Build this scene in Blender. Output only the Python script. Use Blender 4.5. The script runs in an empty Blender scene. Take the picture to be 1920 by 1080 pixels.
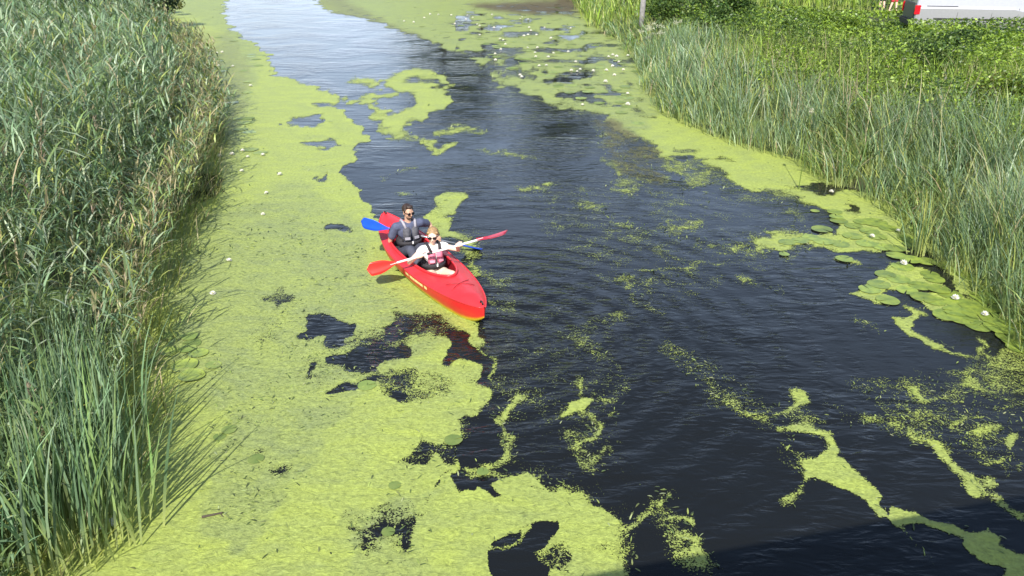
import bpy, bmesh, math, random
import numpy as np
from mathutils import Vector, Matrix

random.seed(7)
rng = np.random.default_rng(11)
scene = bpy.context.scene
COL = scene.collection

# ------------------------------------------------------------------ camera, light, exposure
FPX = 1450.0                      # focal length in pixels of a 1920 px wide picture
PITCH = math.radians(25.0)
CAMH = 4.8
cam_d = bpy.data.cameras.new("camera")
cam = bpy.data.objects.new("camera", cam_d)
COL.objects.link(cam)
cam_d.sensor_width = 36.0
cam_d.lens = 36.0 * FPX / 1920.0
cam_d.clip_start = 0.05
cam_d.clip_end = 2000.0
cam.location = (0, 0, CAMH)
cam.rotation_euler = (math.radians(90) - PITCH, 0, 0)
scene.camera = cam

SUN_EL = math.radians(43.0)
SUN_DIR = Vector((-0.14, -0.99, 0)).normalized()          # horizontal direction towards the sun
world = bpy.data.worlds.new("World")
scene.world = world
world.use_nodes = True
wn = world.node_tree.nodes
wl = world.node_tree.links
bg = wn["Background"]
sky = wn.new("ShaderNodeTexSky")
sky.sky_type = 'NISHITA'
sky.sun_disc = False
sky.sun_elevation = SUN_EL
sky.sun_rotation = math.atan2(SUN_DIR.x, SUN_DIR.y)
sky.air_density = 1.0
sky.dust_density = 1.2
# thin fair-weather cloud over the whole sky
w_tc = wn.new("ShaderNodeTexCoord")
w_sep = wn.new("ShaderNodeSeparateXYZ"); wl.new(w_tc.outputs["Generated"], w_sep.inputs[0])
w_z = wn.new("ShaderNodeMath"); w_z.operation = 'MAXIMUM'; w_z.inputs[1].default_value = 0.04; wl.new(w_sep.outputs[2], w_z.inputs[0])
w_zz = wn.new("ShaderNodeMath"); w_zz.operation = 'ADD'; w_zz.inputs[1].default_value = 0.12; wl.new(w_z.outputs[0], w_zz.inputs[0])
w_cmb = wn.new("ShaderNodeCombineXYZ")
for i_ in (0, 1):
    w_d = wn.new("ShaderNodeMath"); w_d.operation = 'DIVIDE'
    wl.new(w_sep.outputs[i_], w_d.inputs[0]); wl.new(w_zz.outputs[0], w_d.inputs[1]); wl.new(w_d.outputs[0], w_cmb.inputs[i_])
w_n = wn.new("ShaderNodeTexNoise"); w_n.inputs["Scale"].default_value = 0.9; w_n.inputs["Detail"].default_value = 7; w_n.inputs["Roughness"].default_value = 0.58
wl.new(w_cmb.outputs[0], w_n.inputs["Vector"])
w_r = wn.new("ShaderNodeMapRange"); w_r.inputs["From Min"].default_value = 0.42; w_r.inputs["From Max"].default_value = 0.72
w_r.inputs["To Min"].default_value = 0.05; w_r.inputs["To Max"].default_value = 1.0; wl.new(w_n.outputs["Fac"], w_r.inputs["Value"])
# cloud banks thicken towards the horizon, as they do
w_h = wn.new("ShaderNodeMapRange"); w_h.inputs["From Min"].default_value = 0.05; w_h.inputs["From Max"].default_value = 0.55
w_h.inputs["To Min"].default_value = 0.75; w_h.inputs["To Max"].default_value = 0.0; wl.new(w_z.outputs[0], w_h.inputs["Value"])
w_a = wn.new("ShaderNodeMath"); w_a.operation = 'MULTIPLY_ADD'; w_a.use_clamp = True
wl.new(w_r.outputs[0], w_a.inputs[0]); wl.new(w_h.outputs[0], w_a.inputs[1])
w_b = wn.new("ShaderNodeMath"); w_b.operation = 'MULTIPLY'; w_b.inputs[1].default_value = 0.45; wl.new(w_h.outputs[0], w_b.inputs[0]); wl.new(w_b.outputs[0], w_a.inputs[2])
w_mx = wn.new("ShaderNodeMix"); w_mx.data_type = 'RGBA'; wl.new(w_a.outputs[0], w_mx.inputs[0])
wl.new(sky.outputs[0], w_mx.inputs[6]); w_mx.inputs[7].default_value = (8.2, 9.6, 12.4, 1)
wl.new(w_mx.outputs[2], bg.inputs[0])
bg.inputs[1].default_value = 0.13

sun_d = bpy.data.lights.new("sun", 'SUN')
sun_d.energy = 4.8
sun_d.angle = math.radians(0.5)
sun_d.color = (1.0, 0.95, 0.87)
sun = bpy.data.objects.new("sun", sun_d)
COL.objects.link(sun)
to_sun = Vector((SUN_DIR.x * math.cos(SUN_EL), SUN_DIR.y * math.cos(SUN_EL), math.sin(SUN_EL)))
sun.rotation_euler = to_sun.to_track_quat('Z', 'Y').to_euler()

scene.view_settings.view_transform = 'Standard'
scene.view_settings.look = 'None'
scene.view_settings.gamma = 1.0
scene.view_settings.use_curve_mapping = False
scene.view_settings.exposure = 0.6
scene.render.engine = 'CYCLES'
scene.cycles.max_bounces = 6
scene.cycles.transparent_max_bounces = 8
scene.cycles.use_denoising = True

# ------------------------------------------------------------------ helpers
CT, ST = math.cos(PITCH), math.sin(PITCH)

def at(u, v, z=0.0):
    """world point at height z behind pixel (u, v) of the 1920x1080 photograph"""
    a, b = (u - 960.0) / FPX, (540.0 - v) / FPX
    d = np.array([a, CT + b * ST, -ST + b * CT])
    t = (z - CAMH) / d[2]
    return np.array([d[0] * t, d[1] * t, z])

def to_px(x, y, z=0.0):
    dz = z - CAMH
    depth = y * CT - dz * ST
    up = y * ST + dz * CT
    depth = np.where(depth < 0.3, 0.3, depth)
    return 960 + FPX * x / depth, 540 - FPX * up / depth

def tag(o, label=None, cat=None, group=None, kind=None):
    if label: o['label'] = label
    if cat: o['category'] = cat
    if group: o['group'] = group
    if kind: o['kind'] = kind
    return o

def link(o, parent=None):
    COL.objects.link(o)
    if parent is not None:
        o.parent = parent
    return o

def empty(name, loc=(0, 0, 0), rz=0.0):
    o = bpy.data.objects.new(name, None)
    o.location = loc
    o.rotation_euler = (0, 0, rz)
    o.empty_display_size = 0.2
    return link(o)

def mesh_obj(name, verts, faces, mats, parent=None, smooth=False, fmat=None, colors=None):
    me = bpy.data.meshes.new(name)
    if isinstance(verts, np.ndarray):
        verts = np.ascontiguousarray(verts, dtype=np.float32)
        faces = np.ascontiguousarray(faces, dtype=np.int32)
        k = faces.shape[1]
        me.vertices.add(len(verts))
        me.vertices.foreach_set("co", verts.ravel())
        me.loops.add(faces.size)
        me.loops.foreach_set("vertex_index", faces.ravel())
        me.polygons.add(len(faces))
        me.polygons.foreach_set("loop_start", np.arange(0, faces.size, k, dtype=np.int32))
        me.polygons.foreach_set("loop_total", np.full(len(faces), k, dtype=np.int32))
        me.update(calc_edges=True)
    else:
        me.from_pydata([tuple(v) for v in verts], [], [tuple(f) for f in faces])
        me.update()
    if colors is not None:
        ca = me.color_attributes.new("tint", 'FLOAT_COLOR', 'POINT')
        c4 = np.ones((len(colors), 4), dtype=np.float32)
        c4[:, :3] = colors
        ca.data.foreach_set("color", c4.ravel())
    for m in (mats if isinstance(mats, (list, tuple)) else [mats]):
        me.materials.append(m)
    if fmat is not None:
        me.polygons.foreach_set("material_index", np.asarray(fmat, dtype=np.int32))
    if smooth:
        me.polygons.foreach_set("use_smooth", np.ones(len(me.polygons), dtype=bool))
    o = bpy.data.objects.new(name, me)
    return link(o, parent)

def bm_obj(name, bm, mat, parent=None, smooth=True):
    me = bpy.data.meshes.new(name)
    bm.to_mesh(me)
    bm.free()
    for m in (mat if isinstance(mat, (list, tuple)) else [mat]):
        me.materials.append(m)
    if smooth:
        for p in me.polygons: p.use_smooth = True
    return link(bpy.data.objects.new(name, me), parent)

def copy_tree(o, parent=None):
    c = o.copy()
    COL.objects.link(c)
    if parent is not None:
        c.parent = parent
    for ch in list(o.children):
        copy_tree(ch, c)
    return c

def _hash(ix, iy, seed):
    n = (ix.astype(np.int64) * 374761393 + iy.astype(np.int64) * 668265263 + seed * 1442695041) & 0x7fffffff
    n = ((n ^ (n >> 13)) * 1274126177) & 0x7fffffff
    return ((n ^ (n >> 16)) & 0xffff) / 65535.0

def vnoise(x, y, s, seed=0):
    x = np.asarray(x, float) / s; y = np.asarray(y, float) / s
    ix, iy = np.floor(x), np.floor(y)
    fx, fy = x - ix, y - iy
    fx = fx * fx * (3 - 2 * fx); fy = fy * fy * (3 - 2 * fy)
    a = _hash(ix, iy, seed); b = _hash(ix + 1, iy, seed)
    c = _hash(ix, iy + 1, seed); d = _hash(ix + 1, iy + 1, seed)
    return (a * (1 - fx) + b * fx) * (1 - fy) + (c * (1 - fx) + d * fx) * fy

# ------------------------------------------------------------------ materials
def new_mat(name):
    m = bpy.data.materials.new(name)
    m.use_nodes = True
    return m, m.node_tree.nodes, m.node_tree.links, m.node_tree.nodes["Principled BSDF"]

def plain(name, col, rough=0.5, metal=0.0, var=0.12, scale=14.0, bump=0.0, coat=0.0, spec=0.5):
    m, n, l, p = new_mat(name)
    tc = n.new("ShaderNodeTexCoord")
    nz = n.new("ShaderNodeTexNoise")
    nz.inputs["Scale"].default_value = scale
    nz.inputs["Detail"].default_value = 4
    l.new(tc.outputs["Object"], nz.inputs["Vector"])
    r = n.new("ShaderNodeMapRange")
    r.inputs["From Min"].default_value = 0.3; r.inputs["From Max"].default_value = 0.7
    r.inputs["To Min"].default_value = 1 - var; r.inputs["To Max"].default_value = 1 + var
    l.new(nz.outputs["Fac"], r.inputs["Value"])
    mx = n.new("ShaderNodeVectorMath"); mx.operation = 'SCALE'
    mx.inputs[0].default_value = col
    l.new(r.outputs[0], mx.inputs["Scale"])
    l.new(mx.outputs[0], p.inputs["Base Color"])
    p.inputs["Roughness"].default_value = rough
    p.inputs["Metallic"].default_value = metal
    p.inputs["Specular IOR Level"].default_value = spec
    p.inputs["Coat Weight"].default_value = coat
    if bump:
        b = n.new("ShaderNodeBump"); b.inputs["Strength"].default_value = bump
        b.inputs["Distance"].default_value = 0.02
        l.new(nz.outputs["Fac"], b.inputs["Height"]); l.new(b.outputs[0], p.inputs["Normal"])
    return m

def foliage_mat(name, trans=0.25, rough=0.45):
    m, n, l, p = new_mat(name)
    at_ = n.new("ShaderNodeAttribute"); at_.attribute_name = "tint"
    l.new(at_.outputs["Color"], p.inputs["Base Color"])
    p.inputs["Roughness"].default_value = rough
    p.inputs["Specular IOR Level"].default_value = 0.35
    t = n.new("ShaderNodeBsdfTranslucent")
    hs = n.new("ShaderNodeHueSaturation"); hs.inputs["Value"].default_value = 1.5
    hs.inputs["Saturation"].default_value = 1.15
    l.new(at_.outputs["Color"], hs.inputs["Color"]); l.new(hs.outputs[0], t.inputs["Color"])
    ms = n.new("ShaderNodeMixShader"); ms.inputs[0].default_value = trans
    l.new(p.outputs[0], ms.inputs[1]); l.new(t.outputs[0], ms.inputs[2])
    l.new(ms.outputs[0], n["Material Output"].inputs["Surface"])
    return m

M = {}
M['blade'] = foliage_mat('reed_blade')
M['leaf'] = foliage_mat('herb_leaf', 0.3, 0.4)
M['pad'] = foliage_mat('lily_pad', 0.05, 0.3)

# water -------------------------------------------------------------
def water_mat():
    m, n, l, p = new_mat('water')
    g = n.new("ShaderNodeNewGeometry")
    p.inputs["Base Color"].default_value = (0.009, 0.010, 0.010, 1)
    p.inputs["Roughness"].default_value = 0.04
    p.inputs["IOR"].default_value = 1.34
    def wave(scale, sx, sy, detail, rot=0.0):
        mp = n.new("ShaderNodeMapping")
        mp.inputs["Scale"].default_value = (sx, sy, 1)
        mp.inputs["Rotation"].default_value = (0, 0, rot)
        l.new(g.outputs["Position"], mp.inputs["Vector"])
        t = n.new("ShaderNodeTexNoise"); t.inputs["Scale"].default_value = scale
        t.inputs["Detail"].default_value = detail
        t.inputs["Distortion"].default_value = 0.6
        l.new(mp.outputs[0], t.inputs["Vector"])
        return t.outputs["Fac"]
    a = wave(1.6, 0.8, 2.2, 3, 0.15)
    b = wave(6.0, 0.7, 1.9, 3, -0.25)
    c = wave(0.45, 1, 1, 2)
    ma = n.new("ShaderNodeMath"); ma.operation = 'MULTIPLY_ADD'
    l.new(b, ma.inputs[0]); ma.inputs[1].default_value = 0.33; l.new(a, ma.inputs[2])
    # calm and ruffled patches
    r = n.new("ShaderNodeMapRange")
    r.inputs["From Min"].default_value = 0.38; r.inputs["From Max"].default_value = 0.62
    r.inputs["To Min"].default_value = 0.25; r.inputs["To Max"].default_value = 1.0
    l.new(c, r.inputs["Value"])
    mu = n.new("ShaderNodeMath"); mu.operation = 'MULTIPLY'
    l.new(ma.outputs[0], mu.inputs[0]); l.new(r.outputs[0], mu.inputs[1])
    # rings spreading from the bow and the wet paddle
    acc = mu.outputs[0]
    for (cx, cy, k_, amp) in ((-0.25, 8.7, 15.0, 0.55), (0.1, 10.2, 13.0, 0.3)):
        ds = n.new("ShaderNodeVectorMath"); ds.operation = 'DISTANCE'; ds.inputs[1].default_value = (cx, cy, 0)
        l.new(g.outputs["Position"], ds.inputs[0])
        def mth(op, a_, b_=None):
            x = n.new("ShaderNodeMath"); x.operation = op
            for i_, v_ in enumerate((a_, b_)):
                if v_ is None: continue
                if isinstance(v_, (int, float)): x.inputs[i_].default_value = v_
                else: l.new(v_, x.inputs[i_])
            return x.outputs[0]
        dd = ds.outputs["Value"]
        ph = mth('ADD', mth('MULTIPLY', dd, k_), mth('MULTIPLY', b, 5.0))
        wv = mth('MULTIPLY', mth('SINE', ph), mth('MULTIPLY', mth('EXPONENT', mth('MULTIPLY', dd, -0.55)), amp))
        acc = mth('ADD', acc, wv)
    bp = n.new("ShaderNodeBump"); bp.inputs["Strength"].default_value = 0.48
    bp.inputs["Distance"].default_value = 0.06
    l.new(acc, bp.inputs["Height"]); l.new(bp.outputs[0], p.inputs["Normal"])
    return m
M['water'] = water_mat()

# duckweed ------------------------------------------------------------
def duckweed_mat():
    m, n, l, p = new_mat('duckweed')
    g = n.new("ShaderNodeNewGeometry")
    at_ = n.new("ShaderNodeAttribute"); at_.attribute_name = "cover"      # r cover, g dull, b brown
    sp = n.new("ShaderNodeSeparateColor"); l.new(at_.outputs["Color"], sp.inputs[0])
    def noise(scale, detail, sx=1, sy=1, dist=0.0, rough=0.55):
        mp = n.new("ShaderNodeMapping"); mp.inputs["Scale"].default_value = (sx, sy, 1)
        l.new(g.outputs["Position"], mp.inputs["Vector"])
        t = n.new("ShaderNodeTexNoise"); t.inputs["Scale"].default_value = scale
        t.inputs["Detail"].default_value = detail; t.inputs["Distortion"].default_value = dist
        t.inputs["Roughness"].default_value = rough
        l.new(mp.outputs[0], t.inputs["Vector"]); return t.outputs["Fac"]
    def math_(op, a, b=None, c=None):
        x = n.new("ShaderNodeMath"); x.operation = op
        for i, v in enumerate((a, b, c)):
            if v is None: continue
            if isinstance(v, (int, float)): x.inputs[i].default_value = v
            else: l.new(v, x.inputs[i])
        return x.outputs[0]
    n1 = noise(3.0, 4, 1, 1, 1.2)
    n2 = noise(30.0, 5, 1, 1, 0.8, 0.85)
    n3 = noise(75.0, 2)
    s = math_('MULTIPLY_ADD', math_('SUBTRACT', n1, 0.5), 0.6, sp.outputs[0])
    s = math_('MULTIPLY_ADD', math_('SUBTRACT', n2, 0.5), 1.15, s)
    s = math_('MULTIPLY_ADD', math_('SUBTRACT', n3, 0.5), 0.8, s)
    alpha = math_('GREATER_THAN', s, 0.5)
    # fresh lime, duller thread algae, brown scum; brown also paints one tree-shaded strip
    cr = n.new("ShaderNodeMapRange")
    cr.inputs["From Min"].default_value = 0.35; cr.inputs["From Max"].default_value = 0.65
    l.new(noise(1.1, 6, 1, 1.6, 1.5, 0.65), cr.inputs["Value"])
    dull = math_('MULTIPLY_ADD', cr.outputs[0], 0.55, math_('MULTIPLY_ADD', sp.outputs[1], 1.0, -0.12))
    dull = math_('MINIMUM', math_('MAXIMUM', dull, 0.0), 1.0)
    def mix(fac, a, b):
        x = n.new("ShaderNodeMix"); x.data_type = 'RGBA'
        if isinstance(fac, (int, float)): x.inputs[0].default_value = fac
        else: l.new(fac, x.inputs[0])
        for i, v in ((6, a), (7, b)):
            if isinstance(v, tuple): x.inputs[i].default_value = (*v, 1)
            else: l.new(v, x.inputs[i])
        return x.outputs[2]
    base = mix(dull, (0.350, 0.420, 0.088), (0.225, 0.275, 0.110))
    fine = n.new("ShaderNodeMapRange")
    fine.inputs["From Min"].default_value = 0.3; fine.inputs["From Max"].default_value = 0.7
    fine.inputs["To Min"].default_value = 0.62; fine.inputs["To Max"].default_value = 1.26
    l.new(noise(22, 5, 1, 1, 0.5, 0.75), fine.inputs["Value"])
    # darker wet threads and pits
    pit = n.new("ShaderNodeMapRange")
    pit.inputs["From Min"].default_value = 0.53; pit.inputs["From Max"].default_value = 0.66
    l.new(noise(7.0, 5, 1.0, 1.7, 2.5, 0.7), pit.inputs["Value"])
    pf = math_('MULTIPLY', pit.outputs[0], math_('MULTIPLY_ADD', sp.outputs[1], 1.3, 0.14))
    base = mix(pf, base, (0.09, 0.125, 0.04))
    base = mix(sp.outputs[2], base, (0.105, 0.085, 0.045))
    vm = n.new("ShaderNodeVectorMath"); vm.operation = 'SCALE'
    l.new(base, vm.inputs[0]); l.new(fine.outputs[0], vm.inputs["Scale"])
    l.new(vm.outputs[0], p.inputs["Base Color"])
    p.inputs["Roughness"].default_value = 0.55
    p.inputs["Specular IOR Level"].default_value = 0.3
    bp = n.new("ShaderNodeBump"); bp.inputs["Strength"].default_value = 0.8
    bp.inputs["Distance"].default_value = 0.03
    l.new(noise(9, 7, 1, 1.5, 1.0, 0.7), bp.inputs["Height"]); l.new(bp.outputs[0], p.inputs["Normal"])
    tr = n.new("ShaderNodeBsdfTransparent"); ms = n.new("ShaderNodeMixShader")
    l.new(alpha, ms.inputs[0]); l.new(tr.outputs[0], ms.inputs[1]); l.new(p.outputs[0], ms.inputs[2])
    l.new(ms.outputs[0], n["Material Output"].inputs["Surface"])
    return m
M['duckweed'] = duckweed_mat()

def ground_mat():
    m, n, l, p = new_mat('bank_soil')
    g = n.new("ShaderNodeNewGeometry")
    t = n.new("ShaderNodeTexNoise"); t.inputs["Scale"].default_value = 1.5; t.inputs["Detail"].default_value = 8
    l.new(g.outputs["Position"], t.inputs["Vector"])
    r = n.new("ShaderNodeValToRGB")
    r.color_ramp.elements[0].position = 0.35; r.color_ramp.elements[0].color = (0.035, 0.040, 0.015, 1)
    r.color_ramp.elements[1].position = 0.65; r.color_ramp.elements[1].color = (0.10, 0.15, 0.035, 1)
    l.new(t.outputs["Fac"], r.inputs[0]); l.new(r.outputs[0], p.inputs["Base Color"])
    p.inputs["Roughness"].default_value = 0.9
    return m
M['ground'] = ground_mat()

# ------------------------------------------------------------------ banks
def line_px(pts):
    w = np.array([at(u, v, 0.0)[:2] for u, v in pts])
    return w[np.argsort(w[:, 1])]
LB = line_px([(60, 1080), (130, 1000), (195, 900), (222, 790), (240, 700), (268, 580), (300, 480), (345, 410), (372, 345),
              (375, 290), (385, 240), (375, 180), (350, 110), (325, 60), (300, 20), (285, 0)])
RB = line_px([(1925, 650), (1900, 605), (1850, 560), (1790, 520), (1735, 470), (1690, 410), (1640, 378), (1560, 345),
              (1500, 305), (1440, 290), (1370, 268), (1300, 240), (1245, 215), (1215, 175), (1195, 115), (1150, 75), (1110, 45), (1085, 15), (1075, 0)])
def xl(y): return np.interp(y, LB[:, 1], LB[:, 0]) + np.where(np.asarray(y) > LB[-1, 1], -(np.asarray(y) - LB[-1, 1]) * 0.55, 0) 
def xr(y): return np.interp(y, RB[:, 1], RB[:, 0]) + np.where(np.asarray(y) > RB[-1, 1], -(np.asarray(y) - RB[-1, 1]) * 0.35, 0)

def terrain_z(x, y):
    dr = x - xr(y); dl = xl(y) - x
    zr = np.clip(dr * 0.22, -0.5, 1.05) - 0.05
    zl = np.clip(dl * 0.25, -0.5, 0.35) - 0.05
    z = np.maximum(zr, zl)
    return z + np.where(z > 0.02, 0.10 * (vnoise(x, y, 2.5, 3) - 0.5), 0)

ys = np.concatenate([np.arange(-14, 60, 0.5), np.geomspace(60, 900, 30)])
xs = np.concatenate([-np.geomspace(30, 900, 25)[::-1], np.arange(-29.5, 30, 0.5), np.geomspace(30, 900, 25)])
X, Y = np.meshgrid(xs, ys)
Z = terrain_z(X, Y)
idx = np.arange(X.size).reshape(X.shape)
F = np.stack([idx[:-1, :-1], idx[:-1, 1:], idx[1:, 1:], idx[1:, :-1]], -1).reshape(-1, 4)
tag(mesh_obj('ground', np.stack([X, Y, Z], -1).reshape(-1, 3), F, M['ground'], smooth=True), kind='structure')
tag(mesh_obj('water', [(-900, -60, 0), (900, -60, 0), (900, 900, 0), (-900, 900, 0)], [(0, 1, 2, 3)], M['water']), kind='structure')

# ------------------------------------------------------------------ where the duckweed lies (outlines surveyed on the water plane)
GW, GH = 960, 540
cov = np.full((GH, GW), 0.10)
dul = np.full((GH, GW), 0.10)
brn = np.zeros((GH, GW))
_gx, _gy = np.meshgrid((np.arange(GW) + 0.5) * 2, (np.arange(GH) + 0.5) * 2)
def poly(field, pts, val, mode='set'):
    p = np.array(pts, float)
    x0, x1 = int(max(0, p[:, 0].min() // 2 - 1)), int(min(GW, p[:, 0].max() // 2 + 2))
    y0, y1 = int(max(0, p[:, 1].min() // 2 - 1)), int(min(GH, p[:, 1].max() // 2 + 2))
    if x1 <= x0 or y1 <= y0: return
    gx, gy = _gx[y0:y1, x0:x1], _gy[y0:y1, x0:x1]
    ins = np.zeros(gx.shape, bool)
    for (ax, ay), (bx, by) in zip(p, np.roll(p, -1, 0)):
        if ay == by: continue
        c = ((ay > gy) != (by > gy)) & (gx < (bx - ax) * (gy - ay) / (by - ay) + ax)
        ins ^= c
    sub = field[y0:y1, x0:x1]
    sub[ins] = np.maximum(sub[ins], val) if mode == 'max' else val
def stroke(field, pts, w, val, mode='max', soft=0.5):
    p = np.array(pts, float)
    if len(p) == 1: p = np.vstack([p, p + 0.1])
    m = w * 1.6 + 4
    x0, x1 = int(max(0, (p[:, 0].min() - m) // 2)), int(min(GW, (p[:, 0].max() + m) // 2 + 1))
    y0, y1 = int(max(0, (p[:, 1].min() - m) // 2)), int(min(GH, (p[:, 1].max() + m) // 2 + 1))
    if x1 <= x0 or y1 <= y0: return
    gx, gy = _gx[y0:y1, x0:x1], _gy[y0:y1, x0:x1]
    d = np.full(gx.shape, 1e9)
    for a, b in zip(p[:-1], p[1:]):
        ab = b - a
        t = np.clip(((gx - a[0]) * ab[0] + (gy - a[1]) * ab[1]) / (ab @ ab + 1e-9), 0, 1)
        d = np.minimum(d, np.hypot(gx - a[0] - t * ab[0], (gy - a[1] - t * ab[1]) * 1.25))
    r = w / 2
    k = np.clip((r * (1 + soft) - d) / (2 * soft * r + 1e-6), 0, 1)
    sub = field[y0:y1, x0:x1]
    if mode == 'max': sub[:] = np.maximum(sub, 0.1 + (val - 0.1) * k)
    else: sub[:] = sub * (1 - k) + val * k

# broad sparse speckle on open water
for pts, v in [
    ([(930, 600), (1060, 560), (1180, 640), (1160, 800), (1200, 1000), (1080, 960), (960, 860), (880, 760)], 0.24),
    ([(960, 340), (1480, 330), (1560, 460), (1320, 560), (1200, 560), (1040, 480)], 0.28),
    ([(1230, 660), (1290, 640), (1440, 740), (1620, 770), (1760, 760), (1920, 740), (1920, 900), (1800, 850), (1690, 840), (1560, 800), (1440, 800), (1340, 760)], 0.29),
    ([(1560, 720), (1920, 670), (1920, 780), (1700, 790)], 0.31),
    ([(1790, 670), (1920, 660), (1920, 745), (1830, 740)], 0.44),
    ([(860, 90), (1140, 200), (1130, 260), (960, 250), (850, 180)], 0.22),
    ([(1110, 215), (1250, 260), (1260, 330), (1180, 370), (1130, 310)], 0.40),
    ([(1230, 290), (1330, 310), (1400, 350), (1280, 350)], 0.42),
    ([(880, 400), (960, 480), (960, 600), (900, 560), (860, 470)], 0.26),
]: poly(cov, pts, v, 'max')

# the big mat on the left
poly(cov, [(-20, 1100), (-20, -10), (425, -10), (420, 30), (440, 60), (500, 95), (515, 140), (600, 168), (650, 185), (655, 225), (690, 245),
           (685, 265), (660, 275), (665, 295), (638, 312), (655, 335), (670, 345), (672, 360), (690, 380), (705, 405), (722, 430), (735, 470),
           (770, 520), (810, 550), (870, 585), (905, 605), (905, 640), (880, 650), (850, 650), (835, 663), (873, 683), (903, 713), (900, 747),
           (860, 753), (863, 773), (845, 803), (800, 823), (770, 845), (760, 865), (787, 867), (827, 863), (847, 877), (862, 893), (877, 923), (893, 917),
           (905, 925), (910, 907), (930, 930), (950, 930), (933, 910), (943, 900), (967, 893), (1007, 895), (1030, 915), (1047, 923), (1073, 947),
           (1083, 967), (1120, 987), (1137, 1007), (1133, 1027), (1120, 1045), (1093, 1067), (1085, 1100)], 0.98)
# mat along the far right
poly(cov, [(585, -10), (607, 20), (720, 43), (757, 63), (813, 78), (830, 90), (853, 97), (907, 97), (880, 107), (913, 127), (927, 157), (957, 167),
           (1007, 180), (1033, 197), (1107, 213), (1140, 213), (1157, 233), (1164, 252), (1224, 260), (1241, 295), (1290, 292), (1326, 308), (1373, 329),
           (1395, 355), (1418, 350), (1467, 342), (1520, 350), (1560, 345), (1700, 300), (1500, 200), (1300, 60), (1200, -10)], 0.86)
for pts in [
    [(1374, 325), (1404, 359), (1418, 350), (1467, 358), (1500, 372), (1540, 362), (1520, 340)],
    [(1490, 376), (1544, 367), (1563, 360), (1689, 355), (1740, 440), (1780, 480), (1707, 470), (1689, 478), (1644, 474), (1589, 470), (1537, 463), (1496, 457),
     (1441, 463), (1404, 463), (1426, 448), (1459, 441), (1522, 444), (1574, 440), (1575, 420), (1556, 400), (1530, 388)],
    [(1596, 548), (1626, 535), (1633, 522), (1670, 500), (1707, 492), (1759, 522), (1763, 537), (1737, 544), (1670, 544), (1652, 553), (1678, 570), (1659, 576), (1626, 559)],
    [(1715, 556), (1759, 548), (1793, 552), (1848, 575), (1885, 615), (1881, 628), (1856, 615), (1807, 607), (1767, 596), (1752, 574)],
    [(1763, 500), (1822, 515), (1819, 537), (1793, 556), (1790, 530)],
    [(1752, 581), (1730, 585), (1708, 583), (1706, 596), (1719, 612), (1744, 630), (1781, 650), (1833, 676), (1800, 668), (1763, 656), (1719, 633), (1685, 611), (1678, 593), (1696, 574)],
    [(1880, 650), (1920, 645), (1920, 668), (1890, 665)],
    [(1795, 407), (1815, 395)],
]:
    if len(pts) > 2: poly(cov, pts, 0.80, 'max')
poly(cov, [(1700, 440), (1760, 470), (1840, 530), (1920, 600), (1920, 650), (1850, 590), (1780, 530)], 0.55, 'max')
# dull region in the left mat
cov = np.where((cov > 0.15) & (cov < 0.5), cov + 0.015, cov)
for pts, v in [
    ([(330, 420), (560, 340), (680, 430), (700, 540), (860, 600), (720, 720), (560, 790), (330, 760), (300, 560)], 0.45),
    ([(420, 760), (650, 760), (560, 900), (420, 1060), (380, 1000)], 0.45),
    ([(600, 0), (1160, 0), (1240, 200), (1200, 260), (900, 180)], 0.50),
    ([(370, 380), (330, 250), (420, 60), (300, 0), (500, 0), (480, 160), (430, 340)], 0.45),
    ([(640, 950), (760, 930), (800, 1080), (640, 1080)], 0.35),
]: poly(dul, pts, v)
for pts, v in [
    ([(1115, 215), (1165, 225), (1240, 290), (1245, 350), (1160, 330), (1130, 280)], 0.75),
    ([(873, 8), (1000, 2), (1080, 0), (1085, 28), (1000, 28), (920, 20)], 1.0),  # tree shade over the top-centre strip, painted into the brown field
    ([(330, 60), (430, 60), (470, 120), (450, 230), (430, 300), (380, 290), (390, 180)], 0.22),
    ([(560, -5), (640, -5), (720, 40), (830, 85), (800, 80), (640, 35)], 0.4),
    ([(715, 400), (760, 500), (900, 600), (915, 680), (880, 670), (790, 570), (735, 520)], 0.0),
]: poly(brn, pts, v)

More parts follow.
